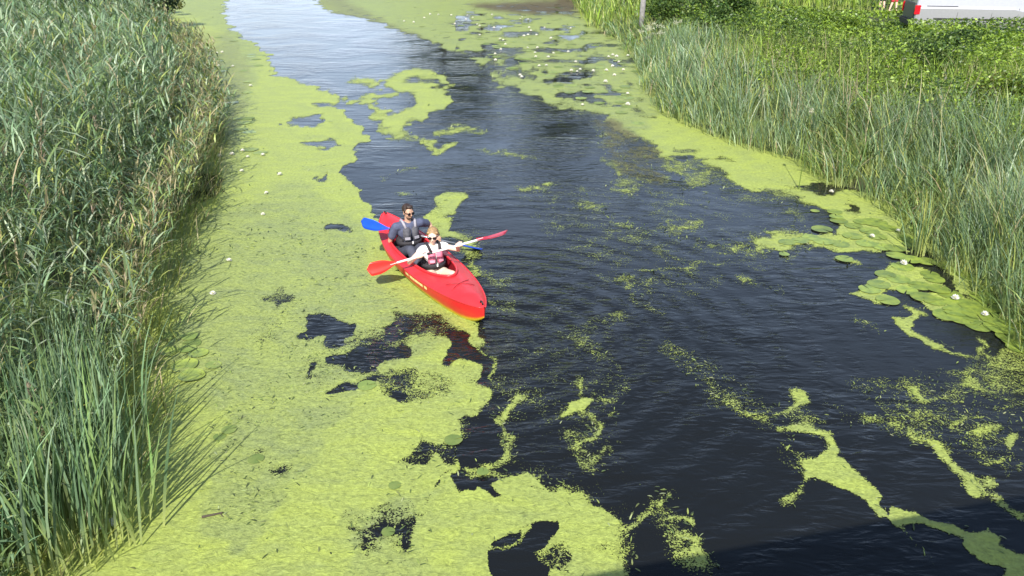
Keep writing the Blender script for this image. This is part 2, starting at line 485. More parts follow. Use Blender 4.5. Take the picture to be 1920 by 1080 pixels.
# patches of weed with frayed edges: (points, width, cover)
for pts, w, v in [
    ([(1466, 795), (1492, 802), (1521, 806), (1555, 821), (1551, 839), (1530, 850)], 20, 0.75),
    ([(1514, 898), (1484, 917), (1470, 932), (1484, 950)], 13, 0.55),
    ([(1680, 985), (1714, 1005), (1733, 1039), (1766, 1065)], 8, 0.5),
    ([(1277, 684), (1314, 717), (1366, 743), (1388, 761), (1433, 773), (1462, 795)], 24, 0.46),
    ([(1378, 748), (1390, 756)], 34, 0.5), ([(1499, 743)], 30, 0.85), ([(1495, 748), (1465, 770)], 13, 0.7),
    ([(1477, 828), (1500, 873)], 34, 0.42), ([(1699, 735)], 34, 0.55), ([(1699, 740), (1721, 754)], 18, 0.6),
    ([(1614, 787), (1677, 802), (1707, 828), (1751, 832)], 22, 0.48),
    ([(1751, 832), (1773, 865), (1807, 898), (1829, 921)], 22, 0.72),
    ([(1829, 921), (1870, 943), (1920, 976)], 14, 0.6), ([(1777, 795), (1844, 787)], 11, 0.62),
    ([(1840, 815), (1881, 808)], 18, 0.6), ([(1833, 861), (1899, 847)], 16, 0.5), ([(1847, 902)], 30, 0.52), ([(1907, 828)], 24, 0.85),
    ([(1240, 932)], 22, 0.75), ([(1259, 958), (1296, 961), (1325, 980)], 11, 0.66), ([(1292, 991), (1325, 1013), (1325, 1050)], 20, 0.58),
    ([(1240, 923), (1213, 940), (1187, 967), (1163, 983)], 22, 0.60), ([(1230, 930), (1320, 1060)], 60, 0.40),
    ([(983, 743), (970, 743), (953, 760), (940, 783), (923, 793), (940, 817), (960, 830), (967, 853), (950, 867), (923, 873), (890, 873)], 17, 0.66),
    ([(1087, 707), (1093, 727), (1100, 745)], 11, 0.6), ([(1060, 775), (1033, 797)], 26, 0.45), ([(1137, 757), (1163, 760)], 7, 0.7), ([(1147, 783), (1167, 780)], 8, 0.75),
    ([(1103, 770), (1120, 797), (1107, 817), (1095, 835), (1100, 873), (1123, 873), (1130, 835)], 15, 0.55),
    ([(1080, 820), (1115, 880)], 40, 0.42), ([(900, 890), (940, 890), (1010, 900)], 20, 0.55),
    ([(1060, 920), (1130, 980), (1180, 1050)], 60, 0.42), ([(1140, 1000), (1165, 1070)], 70, 0.55),
    ([(657, 150), (700, 153), (705, 165)], 8, 0.65), ([(727, 150), (753, 140), (790, 137), (823, 143), (840, 157)], 9, 0.75),
    ([(740, 160), (780, 167), (807, 167), (790, 187), (773, 213), (737, 227)], 15, 0.8), ([(697, 220), (727, 220)], 7, 0.75),
    ([(660, 193), (690, 183), (740, 177)], 5, 0.75), ([(690, 187), (703, 203), (727, 210)], 7, 0.7),
    ([(790, 260), (817, 283)], 6, 0.7), ([(823, 250), (870, 240), (907, 247)], 9, 0.55), ([(823, 283), (850, 273)], 8, 0.6),
    ([(727, 335), (740, 325), (770, 320)], 9, 0.62), ([(907, 283), (1000, 293)], 4, 0.55), ([(963, 353), (1010, 352), (1040, 347)], 6, 0.7),
    ([(745, 362), (775, 362)], 16, 0.5),
    ([(815, 440), (870, 448)], 16, 0.7), ([(835, 438), (890, 452), (885, 480), (872, 500), (885, 535), (915, 560)], 17, 0.60),
    ([(905, 560), (950, 590)], 26, 0.42), ([(1085, 375), (1120, 395), (1110, 405)], 26, 0.42), ([(1140, 352), (1180, 355)], 8, 0.7),
    ([(1145, 410), (1185, 425)], 12, 0.48), ([(1280, 425), (1305, 420)], 16, 0.6), ([(1200, 435), (1255, 430)], 7, 0.5),
    ([(1275, 333), (1320, 342), (1370, 341)], 7, 0.62), ([(1320, 380), (1340, 400)], 14, 0.45),
    ([(1190, 515), (1250, 502), (1290, 506), (1295, 518)], 9, 0.62), ([(1270, 435), (1315, 460)], 5, 0.5),
    ([(1165, 525), (1195, 560), (1225, 582)], 15, 0.50), ([(1385, 525), (1440, 535), (1466, 550)], 9, 0.55), ([(1462, 480), (1485, 478)], 14, 0.55),
    ([(1600, 605), (1640, 612), (1655, 625)], 14, 0.5), ([(1567, 487), (1597, 492)], 9, 0.85), ([(1325, 460), (1390, 460)], 4, 0.6), ([(1255, 640), (1300, 700)], 22, 0.35),
    ([(1420, 460), (1470, 440), (1520, 430)], 10, 0.5), ([(1130, 600), (1180, 590)], 26, 0.34), ([(1060, 620), (1130, 660)], 40, 0.33),
    ([(1838, 640), (1846, 665)], 14, 0.6), ([(1880, 690), (1915, 700)], 14, 0.62), ([(1400, 345), (1520, 390)], 10, 0.45),
    ([(1860, 1000), (1885, 1010)], 10, 0.5), ([(1440, 360), (1540, 372)], 8, 0.6)]:
    if pts[0][1] < 300 and pts[0][0] < 960: w, v = w * 1.6 + 2, min(0.95, v + 0.12)
    stroke(cov, pts, w, v)
poly(cov, [(1521, 847), (1555, 858), (1588, 880), (1625, 898), (1658, 928), (1658, 958), (1662, 973), (1644, 973), (1629, 939), (1588, 921), (1544, 902), (1514, 895), (1503, 880), (1507, 865)], 0.95)
poly(cov, [(1662, 973), (1684, 961), (1733, 976), (1796, 991), (1840, 984), (1870, 1002), (1892, 1032), (1920, 1043), (1920, 1085), (1870, 1073), (1833, 1043), (1810, 1013), (1759, 995), (1684, 995)], 0.9)
poly(cov, [(1070, 757), (1107, 743), (1133, 753), (1120, 763), (1090, 767), (1073, 780), (1057, 780)], 0.85)
poly(cov, [(790, 167), (845, 170), (845, 200), (805, 215), (795, 232), (780, 228), (780, 200)], 0.8)
poly(cov, [(717, 233), (747, 233), (773, 247), (787, 263), (753, 262), (720, 260)], 0.62)
poly(cov, [(795, 407), (815, 385), (830, 362), (860, 360), (872, 370), (858, 385), (870, 402), (845, 410), (842, 430), (827, 450)], 0.72)
poly(cov, [(1095, 1040), (1120, 1040), (1180, 1075), (1170, 1100), (1085, 1100)], 0.8)
# openings
poly(cov, [(690, 560), (900, 600), (925, 700), (905, 760), (860, 770), (760, 770), (690, 700), (560, 740), (540, 690), (560, 650), (540, 600), (600, 570), (680, 610)], 0.74)
for pts in ([(790, 760), (905, 740), (905, 770), (850, 800), (790, 850), (760, 830)], [(1050, 910), (1130, 960), (1150, 1020), (1100, 1060), (1080, 1000)], [(640, 930), (770, 930), (770, 1060), (680, 1070), (640, 1010)], [(690, 830), (860, 800), (870, 890), (740, 900)]):
    poly(cov, pts, 0.80)
for pts, v in [
    ([(933, 1100), (913, 1057), (903, 1030), (920, 1017), (937, 998), (967, 997), (967, 982), (987, 972), (1043, 975), (1047, 990), (1023, 1020), (1007, 1030), (1027, 1060), (1013, 1100)], 0.0),
    ([(1007, 1030), (1060, 1010), (1075, 1030), (1060, 1080), (1027, 1060)], 0.55),
    ([(560, 630), (567, 600), (580, 590), (627, 593), (657, 607), (660, 627), (637, 647), (607, 630)], 0.0),
    ([(617, 673), (640, 666), (707, 653), (740, 653), (753, 643), (773, 643), (773, 673), (727, 680), (690, 690), (627, 687)], 0.05),
    ([(600, 737), (617, 717), (640, 710), (700, 700), (740, 700), (707, 713), (657, 723), (623, 733)], 0.08),
    ([(727, 583), (767, 583), (827, 590), (860, 615), (850, 640), (770, 625), (725, 640), (715, 620), (740, 605)], 0.40),
    ([(830, 673), (833, 650), (840, 623), (877, 620), (893, 650), (910, 670), (920, 727), (877, 690)], 0.03),
    ([(720, 700), (800, 690), (850, 705), (850, 740), (800, 755), (730, 765), (700, 730)], 0.47),
    ([(640, 640), (730, 650), (735, 670), (640, 660)], 0.5),
    ([(727, 767), (727, 753), (753, 740), (757, 747)], 0.05),
    ([(747, 867), (753, 883), (773, 883), (803, 862), (833, 865), (860, 872), (873, 835), (883, 803), (860, 790), (850, 835), (793, 833), (773, 827)], 0.30),
    ([(667, 993), (700, 980), (740, 970), (780, 945), (790, 950), (765, 985), (770, 1033), (750, 1030), (745, 995), (700, 1000), (660, 1015)], 0.50),
    ([(570, 200), (620, 190), (652, 193), (655, 203), (600, 205)], 0.12), ([(540, 222), (600, 216), (620, 228), (600, 238), (530, 236)], 0.12),
    ([(572, 268), (600, 262), (636, 263), (620, 278), (590, 278)], 0.08), ([(583, 332), (615, 328), (612, 341), (595, 340)], 0.05),
    ([(606, 436), (618, 427), (655, 426), (655, 433), (625, 434)], 0.15), ([(500, 553), (520, 545), (530, 537), (550, 541), (520, 572), (512, 560)], 0.35),
    ([(873, 8), (1000, 4), (1070, 8), (1080, 24), (1000, 26), (920, 18)], 0.72),  # cover for the strip whose shade is painted in brown
    ([(900, 93), (930, 105), (945, 125), (980, 130), (1010, 135), (1000, 150), (960, 145), (925, 130)], 0.35),
    ([(1030, 178), (1107, 172), (1140, 197), (1100, 197), (1090, 186)], 0.30),
    ([(1470, 350), (1500, 362), (1540, 368), (1540, 352)], 0.12), ([(1580, 382), (1610, 388), (1612, 404), (1580, 400)], 0.05),
    ([(1720, 480), (1790, 520), (1780, 535), (1730, 515)], 0.2), ([(1800, 560), (1860, 560), (1915, 610), (1880, 600)], 0.3),
    ([(340, 330), (410, 320), (425, 355), (400, 380), (350, 390)], 0.42)]:
    poly(cov, pts, v)
for pts, w, v in [
    ([(575, 700), (597, 687)], 8, 0.1), ([(597, 687)], 18, 0.05), ([(847, 880), (833, 903), (810, 927), (787, 943)], 6, 0.2), ([(753, 1013), (760, 1033)], 14, 0.25),
    ([(643, 1013), (667, 1047), (677, 1060)], 5, 0.3), ([(657, 990)], 16, 0.35), ([(1003, 97), (1107, 95)], 8, 0.3), ([(955, 42), (1007, 35)], 8, 0.35),
    ([(1040, 83), (1107, 85)], 5, 0.3), ([(872, 20), (950, 40)], 4, 0.45), ([(1050, 150), (1100, 145)], 4, 0.3), ([(1105, 158), (1125, 158)], 5, 0.2), ([(920, 150), (1000, 140)], 7, 0.3), ([(1087, 145), (1100, 146)], 6, 0.1), ([(820, 40), (900, 46)], 7, 0.45),
    ([(1000, 915), (1045, 925)], 8, 0.3), ([(990, 975), (975, 990), (985, 1000)], 10, 0.7),
    ([(1260, 283), (1320, 280)], 7, 0.3), ([(1300, 303), (1370, 296)], 8, 0.35)]:
    stroke(cov, pts, w, v, 'blend')
stroke(cov, [(905, 1027), (950, 1025), (985, 1005), (992, 985)], 7, 0.62)
stroke(cov, [(970, 985), (990, 985), (985, 1005)], 12, 0.6)
def blur(a, k=1):
    for _ in range(k):
        p = np.pad(a, 1, mode='edge')
        a = (p[:-2, 1:-1] + p[2:, 1:-1] + p[1:-1, :-2] + p[1:-1, 2:] + 4 * p[1:-1, 1:-1]) / 8
    return a
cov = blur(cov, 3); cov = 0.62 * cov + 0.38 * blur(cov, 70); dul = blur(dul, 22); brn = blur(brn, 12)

def sample(field, u, v):
    gx = np.clip(u / 2 - 0.5, 0, GW - 1.001); gy = np.clip(v / 2 - 0.5, 0, GH - 1.001)
    ix, iy = gx.astype(int), gy.astype(int); fx, fy = gx - ix, gy - iy
    return ((field[iy, ix] * (1 - fx) + field[iy, ix + 1] * fx) * (1 - fy) +
            (field[iy + 1, ix] * (1 - fx) + field[iy + 1, ix + 1] * fx) * fy)

# one sheet of floating duckweed 4 mm above the water, finer cells close to the bridge
yv = [3.6]
while yv[-1] < 85:
    yv.append(yv[-1] + min(0.5, max(0.022, 0.022 * (yv[-1] / 5.5) ** 1.9)))
yv = np.array(yv)
NT = 820
tt = np.linspace(-1, 1, NT)
Yg = np.repeat(yv[:, None], NT, 1)
Xg = tt[None, :] * (1.5 + 0.76 * yv[:, None])
wx = 0.16 * (vnoise(Xg, Yg, 0.45, 91) - 0.5) + 0.07 * (vnoise(Xg, Yg, 0.13, 92) - 0.5)
wy = 0.16 * (vnoise(Xg, Yg, 0.45, 93) - 0.5) + 0.07 * (vnoise(Xg, Yg, 0.13, 94) - 0.5)
U, V = to_px(Xg + wx * (1 + Yg / 15), Yg + wy * (1 + Yg / 10))
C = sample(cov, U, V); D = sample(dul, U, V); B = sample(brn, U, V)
# large wandering of the outlines beyond what was surveyed
C = C + np.where((C > 0.2) & (C < 0.8), 0.18 * (vnoise(Xg, Yg, 0.35, 8) - 0.5), 0)
far = np.clip((Yg - 17) / 10, 0, 1) * (Xg > -0.07 * Yg)
C = C - far * (C > 0.5) * (1.6 * np.clip(vnoise(Xg, Yg * 0.6, 0.9, 21) - 0.5, 0, 1) + 1.3 * np.clip(vnoise(Xg, Yg * 0.5, 0.4, 22) - 0.55, 0, 1)) * np.clip((58 - Yg) / 12, 0, 1)
C = C - 0.35 * np.clip(vnoise(Xg, Yg, 0.8, 33) - 0.66, 0, 1) * (D > 0.25) * 3
C = C - (C > 0.6) * np.clip((D - 0.2) * 4, 0, 1) * np.clip(vnoise(Xg, Yg, 0.32, 36) - 0.70, 0, 1) * 1.1 * np.clip(vnoise(Xg, Yg, 1.7, 37) * 2 - 0.6, 0, 1)
keep = (Xg > xl(Yg) - 1.5) & (Xg < xr(Yg) + 1.5)
ix = np.arange(C.size).reshape(C.shape)
fm = (C > 0.14) & keep
fq = fm[:-1, :-1] | fm[1:, :-1] | fm[:-1, 1:] | fm[1:, 1:]
Fq = np.stack([ix[:-1, :-1], ix[:-1, 1:], ix[1:, 1:], ix[1:, :-1]], -1)[fq]
used = np.zeros(C.size, bool); used[Fq.ravel()] = True
remap = np.cumsum(used) - 1
Zg = 0.004 + 0.0025 * vnoise(Xg, Yg, 0.09, 5)
Vv = np.stack([Xg, Yg, Zg], -1).reshape(-1, 3)[used]
dw = mesh_obj('duckweed', Vv, remap[Fq], M['duckweed'], smooth=True)
ca = dw.data.color_attributes.new("cover", 'FLOAT_COLOR', 'POINT')
c4 = np.ones((used.sum(), 4), np.float32)
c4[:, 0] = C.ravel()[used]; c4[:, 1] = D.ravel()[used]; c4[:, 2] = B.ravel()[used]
ca.data.foreach_set("color", c4.ravel())
tag(dw, 'lime green duckweed and algae scum spread in mats over the river', 'duckweed', kind='stuff')

# ------------------------------------------------------------------ blades of reed and sedge
def ribbons(base, az, tilt0, curl, length, width, col, nseg=4, tipcol=None, basecol=None, face_j=0.6, profile='blade'):
    n = len(base)
    s = np.linspace(0, 1, nseg + 1)
    pos = np.empty((n, nseg + 1, 3)); pos[:, 0] = base
    ca_, sa_ = np.cos(az), np.sin(az)
    for i in range(nseg):
        th = tilt0 + curl * ((i + 0.5) / nseg) ** 1.5
        st = length / nseg
        pos[:, i + 1, 0] = pos[:, i, 0] + np.sin(th) * ca_ * st
        pos[:, i + 1, 1] = pos[:, i, 1] + np.sin(th) * sa_ * st
        pos[:, i + 1, 2] = pos[:, i, 2] + np.cos(th) * st
    fa = az + np.pi / 2 + rng.normal(0, face_j, n)
    side = np.stack([np.cos(fa), np.sin(fa), np.zeros(n)], -1)
    if profile == 'blade': wp = np.clip(1.0 - s ** 2.2, 0.03, 1) * (0.6 + 0.4 * np.minimum(1, s * 4))
    elif profile == 'leaf': wp = np.clip(np.sin(np.pi * np.clip(s * 0.88 + 0.12, 0, 1)) , 0.05, 1)
    else: wp = 1.0 - 0.4 * s
    hw = (width[:, None] * wp[None, :] / 2)[..., None] * side[:, None, :]
    v = np.stack([pos - hw, pos + hw], 2).reshape(n, (nseg + 1) * 2, 3)
    tmpl = np.array([[2 * i, 2 * i + 1, 2 * i + 3, 2 * i + 2] for i in range(nseg)])
    f = (tmpl[None] + (np.arange(n) * (nseg + 1) * 2)[:, None, None]).reshape(-1, 4)
    c = np.repeat(col[:, None, :], nseg + 1, 1)
    if basecol is not None:
        k = np.clip(1 - s * 3.0, 0, 1)[None, :, None]; c = c * (1 - k) + np.array(basecol) * k
    if tipcol is not None:
        k = np.clip(s * 2.5 - 1.6, 0, 1)[None, :, None]; c = c * (1 - k) + np.array(tipcol) * k
    c = np.repeat(c[:, :, None, :], 2, 2).reshape(n, -1, 3)
    return v.reshape(-1, 3), f, c.reshape(-1, 3), pos

class Bag:
    def __init__(s): s.v, s.f, s.c, s.n = [], [], [], 0
    def add(s, v, f, c):
        s.v.append(v); s.f.append(f + s.n); s.c.append(c); s.n += len(v)
    def build(s, name, mat, parent=None):
        return mesh_obj(name, np.vstack(s.v), np.vstack(s.f), mat, parent, smooth=False, colors=np.vstack(s.c))

def pick(cols, n, w=None, jit=0.15):
    cols = np.array(cols)
    i = rng.choice(len(cols), n, p=w)
    return np.clip(cols[i] * (1 + rng.normal(0, jit, (n, 1))) * (1 + rng.normal(0, min(jit, 0.2) * 0.15, (n, 3))), 0.005, 0.9)

BLUEG = (0.155, 0.235, 0.130); MIDG = (0.160, 0.235, 0.085); YELG = (0.270, 0.315, 0.085); TAN = (0.42, 0.36, 0.21); DARKG = (0.075, 0.12, 0.055); PALE = (0.32, 0.39, 0.25)

def common_reeds(P, H, bag, lean=(0.12, 0.5), leafn=9, tan=None, wscale=1.0):
    """Phragmites: a cane with alternating drooping leaves"""
    n = len(P)
    az = lean[1] + rng.normal(0, 1.3, n)
    tilt = np.abs(rng.normal(lean[0], 0.10, n))
    curl = np.abs(rng.normal(0.22, 0.15, n))
    base_tan = np.zeros(n) if tan is None else tan
    istan = rng.random(n) < (0.05 + 0.6 * base_tan)
    sc = pick([MIDG, (0.17, 0.2, 0.09)], n); sc[istan] = pick([TAN, (0.24, 0.20, 0.12)], istan.sum())
    ns = 5
    v, f, c, pos = ribbons(P, az, tilt, curl, H, np.full(n, 0.011 * wscale), sc, ns, profile='cane')
    bag.add(v, f, c)
    for k in range(leafn):
        t = 0.28 + 0.72 * (k + rng.random(n) * 0.8) / leafn
        t = np.clip(t, 0, 0.995) * ns
        i = np.minimum(t.astype(int), ns - 1); fr = (t - i)[:, None]
        b = pos[np.arange(n), i] * (1 - fr) + pos[np.arange(n), i + 1] * fr
        la = az + (k % 2) * np.pi + rng.normal(0.9, 0.7, n)
        ln = rng.uniform(0.30, 0.60, n) * np.clip(H / 2.0, 0.6, 1.15)
        lc = pick([BLUEG, MIDG, PALE, YELG, DARKG], n, [0.40, 0.24, 0.20, 0.06, 0.10], 0.22)
        lc[istan] = pick([TAN, (0.22, 0.2, 0.1), YELG], istan.sum())
        v, f, c, _ = ribbons(b, la, rng.uniform(0.25, 0.95, n), rng.uniform(0.5, 1.5, n), ln, rng.uniform(0.018, 0.032, n) * wscale, lc, 3, profile='leaf', face_j=0.35)
        bag.add(v, f, c)
    return pos, az

def plumes(tips, az, bag, size=0.22):
    n = len(tips)
    for k in range(14):
        b = tips - np.array([0, 0, 1]) * (rng.random(n) * size)[:, None]
        a = az + rng.normal(0, 1.0, n)
        v, f, c, _ = ribbons(b, a, rng.uniform(0.2, 0.7, n), rng.uniform(0.4, 1.2, n), rng.uniform(0.08, 0.16, n), np.full(n, 0.012), pick([(0.26, 0.19, 0.14), (0.20, 0.15, 0.10), (0.32, 0.26, 0.18)], n), 2, profile='leaf')
        bag.add(v, f, c)

def blades(P, H, bag, lean=(0.1, 0.0), cols=None, w=None, width=(0.012, 0.02), nb=1, spread=0.05, curl=0.45, basec=(0.36, 0.40, 0.13), azs=1.6):
    n = len(P) * nb
    if n == 0: return None
    P = np.repeat(P, nb, 0) + np.concatenate([rng.normal(0, spread, (n, 2)), np.zeros((n, 1))], 1)
    H = np.repeat(H, nb) * rng.uniform(0.65, 1.08, n)
    az = lean[1] + rng.normal(0, azs, n)
    col = pick(cols or [BLUEG, MIDG, PALE, YELG, TAN], n, w or [0.45, 0.25, 0.15, 0.1, 0.05], 0.27)
    v, f, c, pos = ribbons(P, az, np.abs(rng.normal(lean[0], 0.09, n)), np.abs(rng.normal(curl, 0.35, n)), H, rng.uniform(*width, n), col, 5, basecol=basec)
    bag.add(v, f, c)
    return pos

def scatter(n, y0, y1, fx0, fx1, accept=None):
    y = rng.uniform(y0, y1, n); a, b = fx0(y), fx1(y)
    x = a + (b - a) * rng.random(n)
    k = np.ones(n, bool) if accept is None else rng.random(n) < accept(x, y)
    return x[k], y[k]

def on_ground(x, y):
    return np.stack([x, y, np.maximum(terrain_z(x, y), -0.05)], -1)

# left reed bed: rows from the near bank to the far one, only what stands in front of the camera's wedge
bag = Bag()
def left_strip(y0, y1, dens, leafn, ws):
    w = lambda y: np.minimum(xl(y) + 0.0, 0) - np.maximum(-(y * 0.80 + 4.5), -60)
    area = (y1 - y0) * float(np.mean(w(np.linspace(y0, y1, 20))))
    n = int(area * dens)
    x, y = scatter(n, y0, y1, lambda y: -(y * 0.80 + 4.5), lambda y: xl(y), lambda x, y: np.clip(0.35 + 1.3 * (vnoise(x, y, 0.9, 4) - 0.22), 0.2, 1))
    d = xl(y) - x
    H = (0.85 + 1.25 * np.clip(d / 1.6, 0, 1)) * (0.72 + 0.5 * vnoise(x, y, 1.6, 9))
    near = np.clip((8 - y) / 3, 0, 1)
    H = H * (1 - 0.30 * near)
    # lower bay of tan stems by the water about 20 m out, with an inlet before it
    k = ~((np.abs(y - 17.0) < 0.9) & (d < 0.5))
    x, y, d, H = x[k], y[k], d[k], H[k]
    tan = np.clip(1.2 - d / 0.8, 0, 1) * np.clip((y - 12) / 4, 0, 1) + 0.5 * np.clip(vnoise(x, y, 2.2, 14) - 0.6, 0, 1)
    pos, az = common_reeds(on_ground(x, y), H, bag, lean=(0.16, 0.2), leafn=leafn, tan=tan, wscale=ws)
    return pos, az, d
for y0, y1, dn, ln, ws in [(1.5, 9, 42, 10, 1.0), (9, 14, 36, 10, 1.1), (14, 22, 26, 9, 1.35), (22, 34, 15, 8, 1.9), (34, 55, 5, 7, 3.0)]:
    pos, az, d = left_strip(y0, y1, dn, ln, ws)
    k = rng.random(len(pos)) < 0.045
    if k.any(): plumes(pos[k, -1], az[k], bag, 0.26)
# low fringe along the water's edge
x, y = scatter(900, 4.2, 40, lambda y: xl(y) - 0.2, lambda y: xl(y) + 0.45)
blades(on_ground(x, y), 0.3 + 0.45 * rng.random(len(x)), bag, lean=(0.35, 0.1), cols=[YELG, MIDG, TAN, (0.20, 0.22, 0.05)], w=[0.35, 0.25, 0.2, 0.2], nb=3, spread=0.09, curl=0.9, azs=0.9)
# bare tan canes and leaning dry leaves along the water's edge
x, y = scatter(330, 7.5, 17, lambda y: xl(y) - 0.35, lambda y: xl(y) + 0.12)
common_reeds(on_ground(x, y), 1.0 + 0.5 * rng.random(len(x)), bag, lean=(0.20, 0.3), leafn=5, tan=np.full(len(x), 0.75))
x, y = scatter(1500, 17.5, 34, lambda y: xl(y) - 0.8, lambda y: xl(y) + 0.3)
common_reeds(on_ground(x, y), 0.75 + 0.7 * rng.random(len(x)), bag, lean=(0.42, 0.0), leafn=6, tan=np.full(len(x), 0.75), wscale=1.4)
tag(bag.build('reed_bed', M['blade']), 'tall grey green reed bed with tan plumes filling the left bank', 'reeds', kind='stuff')

# right bank: bulrush and sedge belt
bag = Bag()
for y0, y1, dn, wd in [(6.5, 12, 150, (0.012, 0.019)), (12, 20, 95, (0.016, 0.026)), (20, 32, 50, (0.024, 0.04)), (32, 60, 20, (0.04, 0.06))]:
    ymid = (y0 + y1) / 2
    dw_ = 3.6
    x, y = scatter(int((y1 - y0) * dw_ * dn), y0, y1, lambda y: xr(y) - 0.1, lambda y: xr(y) + dw_, lambda x, y: np.clip(0.25 + 1.6 * (vnoise(x, y, 0.55, 31) - 0.25), 0.08, 1))
    d = x - xr(y)
    tall = (0.85 + 0.6 * np.clip(d / 0.8, 0, 1)) * (0.55 + 0.55 * vnoise(x, y, 1.1, 17) + 0.25 * vnoise(x, y, 0.4, 18)) * (1 - 0.45 * np.clip((d - 1.5 - 1.4 * vnoise(x * 0, y, 1.7, 19)) / 1.0, 0, 1))
    far_ = y > 32
    H = np.where(far_, tall * 0.75, tall)
    g = vnoise(x, y, 1.8, 77)
    P = on_ground(x, y)
    k1 = (g < 0.62) & ~far_
    blades(P[k1], H[k1], bag, lean=(0.24, 2.4), nb=3, spread=0.07, width=wd, curl=0.75, w=[0.40, 0.34, 0.10, 0.14, 0.02])
    k2 = ~k1
    blades(P[k2], H[k2] * 0.9, bag, lean=(0.32, 3.0), nb=3, spread=0.09, width=wd, curl=1.1, cols=[MIDG, YELG, (0.12, 0.2, 0.05), BLUEG, TAN], w=[0.35, 0.25, 0.15, 0.17, 0.08])
x, y = scatter(150, 9, 24, lambda y: xr(y) + 0.6, lambda y: xr(y) + 3.6)
blades(on_ground(x, y), 1.7 + 0.3 * rng.random(len(x)), bag, lean=(0.12, 2.2), nb=1, spread=0.1, width=(0.016, 0.022), curl=0.2, cols=[(0.34, 0.30, 0.18), (0.28, 0.25, 0.14)], w=[0.5, 0.5])
tag(bag.build('sedge_bed', M['blade']), 'blue green bulrushes and sedges lining the right bank', 'bulrushes', kind='stuff')

# standout tufts: each a thing
def tuft(px, py, H, nb, lean, label, cols, width=(0.02, 0.03), spread=0.08, curl=0.35, name='bulrush_tuft', group=None, azs=0.8):
    p = at(px, py, 0.0)
    b = Bag()
    blades(np.array([[0, 0, -0.03]]), np.array([H]), b, lean=lean, cols=cols, w=[1 / len(cols)] * len(cols), width=width, nb=nb, spread=spread, curl=curl, azs=azs)
    o = b.build(name, M['blade'])
    o.location = (p[0], p[1], 0)
    return tag(o, label, 'bulrush', group)
tuft(225, 1000, 1.45, 46, (0.25, 1.2), 'tuft of long dark blue green blades in the bottom left, over a white scrap', [BLUEG, (0.08, 0.14, 0.07), MIDG], (0.020, 0.030), 0.16, 0.4)
tuft(165, 900, 1.5, 150, (0.12, 1.9), 'dense tuft of broad blue green blades standing up from the near left water edge', [BLUEG, (0.10, 0.17, 0.08), MIDG], (0.020, 0.030), 0.22, 0.3)
tuft(110, 1030, 1.4, 170, (0.10, 1.9), 'tall tuft of blue green blades at the very bottom left corner', [BLUEG, (0.10, 0.17, 0.08), MIDG], (0.020, 0.030), 0.25, 0.3)
tuft(60, 900, 1.5, 150, (0.12, 1.9), 'blue green tuft further in from the water at the lower left edge', [BLUEG, (0.10, 0.17, 0.08), MIDG], (0.018, 0.028), 0.25, 0.35)
tuft(150, 800, 1.35, 130, (0.14, 1.7), 'blue green tuft above and behind the near left tufts', [BLUEG, (0.10, 0.17, 0.08), MIDG], (0.018, 0.028), 0.22, 0.4)
tuft(248, 905, 0.8, 9, (0.5, 1.0), 'sparse tuft of a few blades leaning right over the duckweed', [BLUEG, MIDG], (0.022, 0.03), 0.04, 0.3)
tuft(1725, 478, 1.15, 34, (0.10, 1.6), 'upright tuft of green blades with pale stems in front of the right bulrush belt', [BLUEG, MIDG, YELG], (0.016, 0.024), 0.07, 0.3)
tuft(1893, 600, 1.0, 26, (0.12, 1.8), 'tuft of bulrush blades beside the lily pads at the right edge', [BLUEG, MIDG], (0.016, 0.024), 0.07, 0.4)

# ------------------------------------------------------------------ leafy herbs behind the bulrushes
def leaves(P, size, col, bag, up=0.6):
    n = len(P)
    nrm = rng.normal(0, 1, (n, 3)); nrm[:, 2] = np.abs(nrm[:, 2]) + up
    nrm /= np.linalg.norm(nrm, axis=1)[:, None]
    a = np.cross(nrm, rng.normal(0, 1, (n, 3))); a /= np.linalg.norm(a, axis=1)[:, None]
    b = np.cross(nrm, a)
    s = size[:, None]
    v = np.stack([P - a * s * 0.5, P + b * s * 0.27 + nrm * s * 0.08, P + a * s * 0.55 - nrm * s * 0.08, P - b * s * 0.27 + nrm * s * 0.08], 1).reshape(-1, 3)
    f = np.arange(n * 4).reshape(n, 4)
    bag.add(v, f, np.repeat(col, 4, 0))

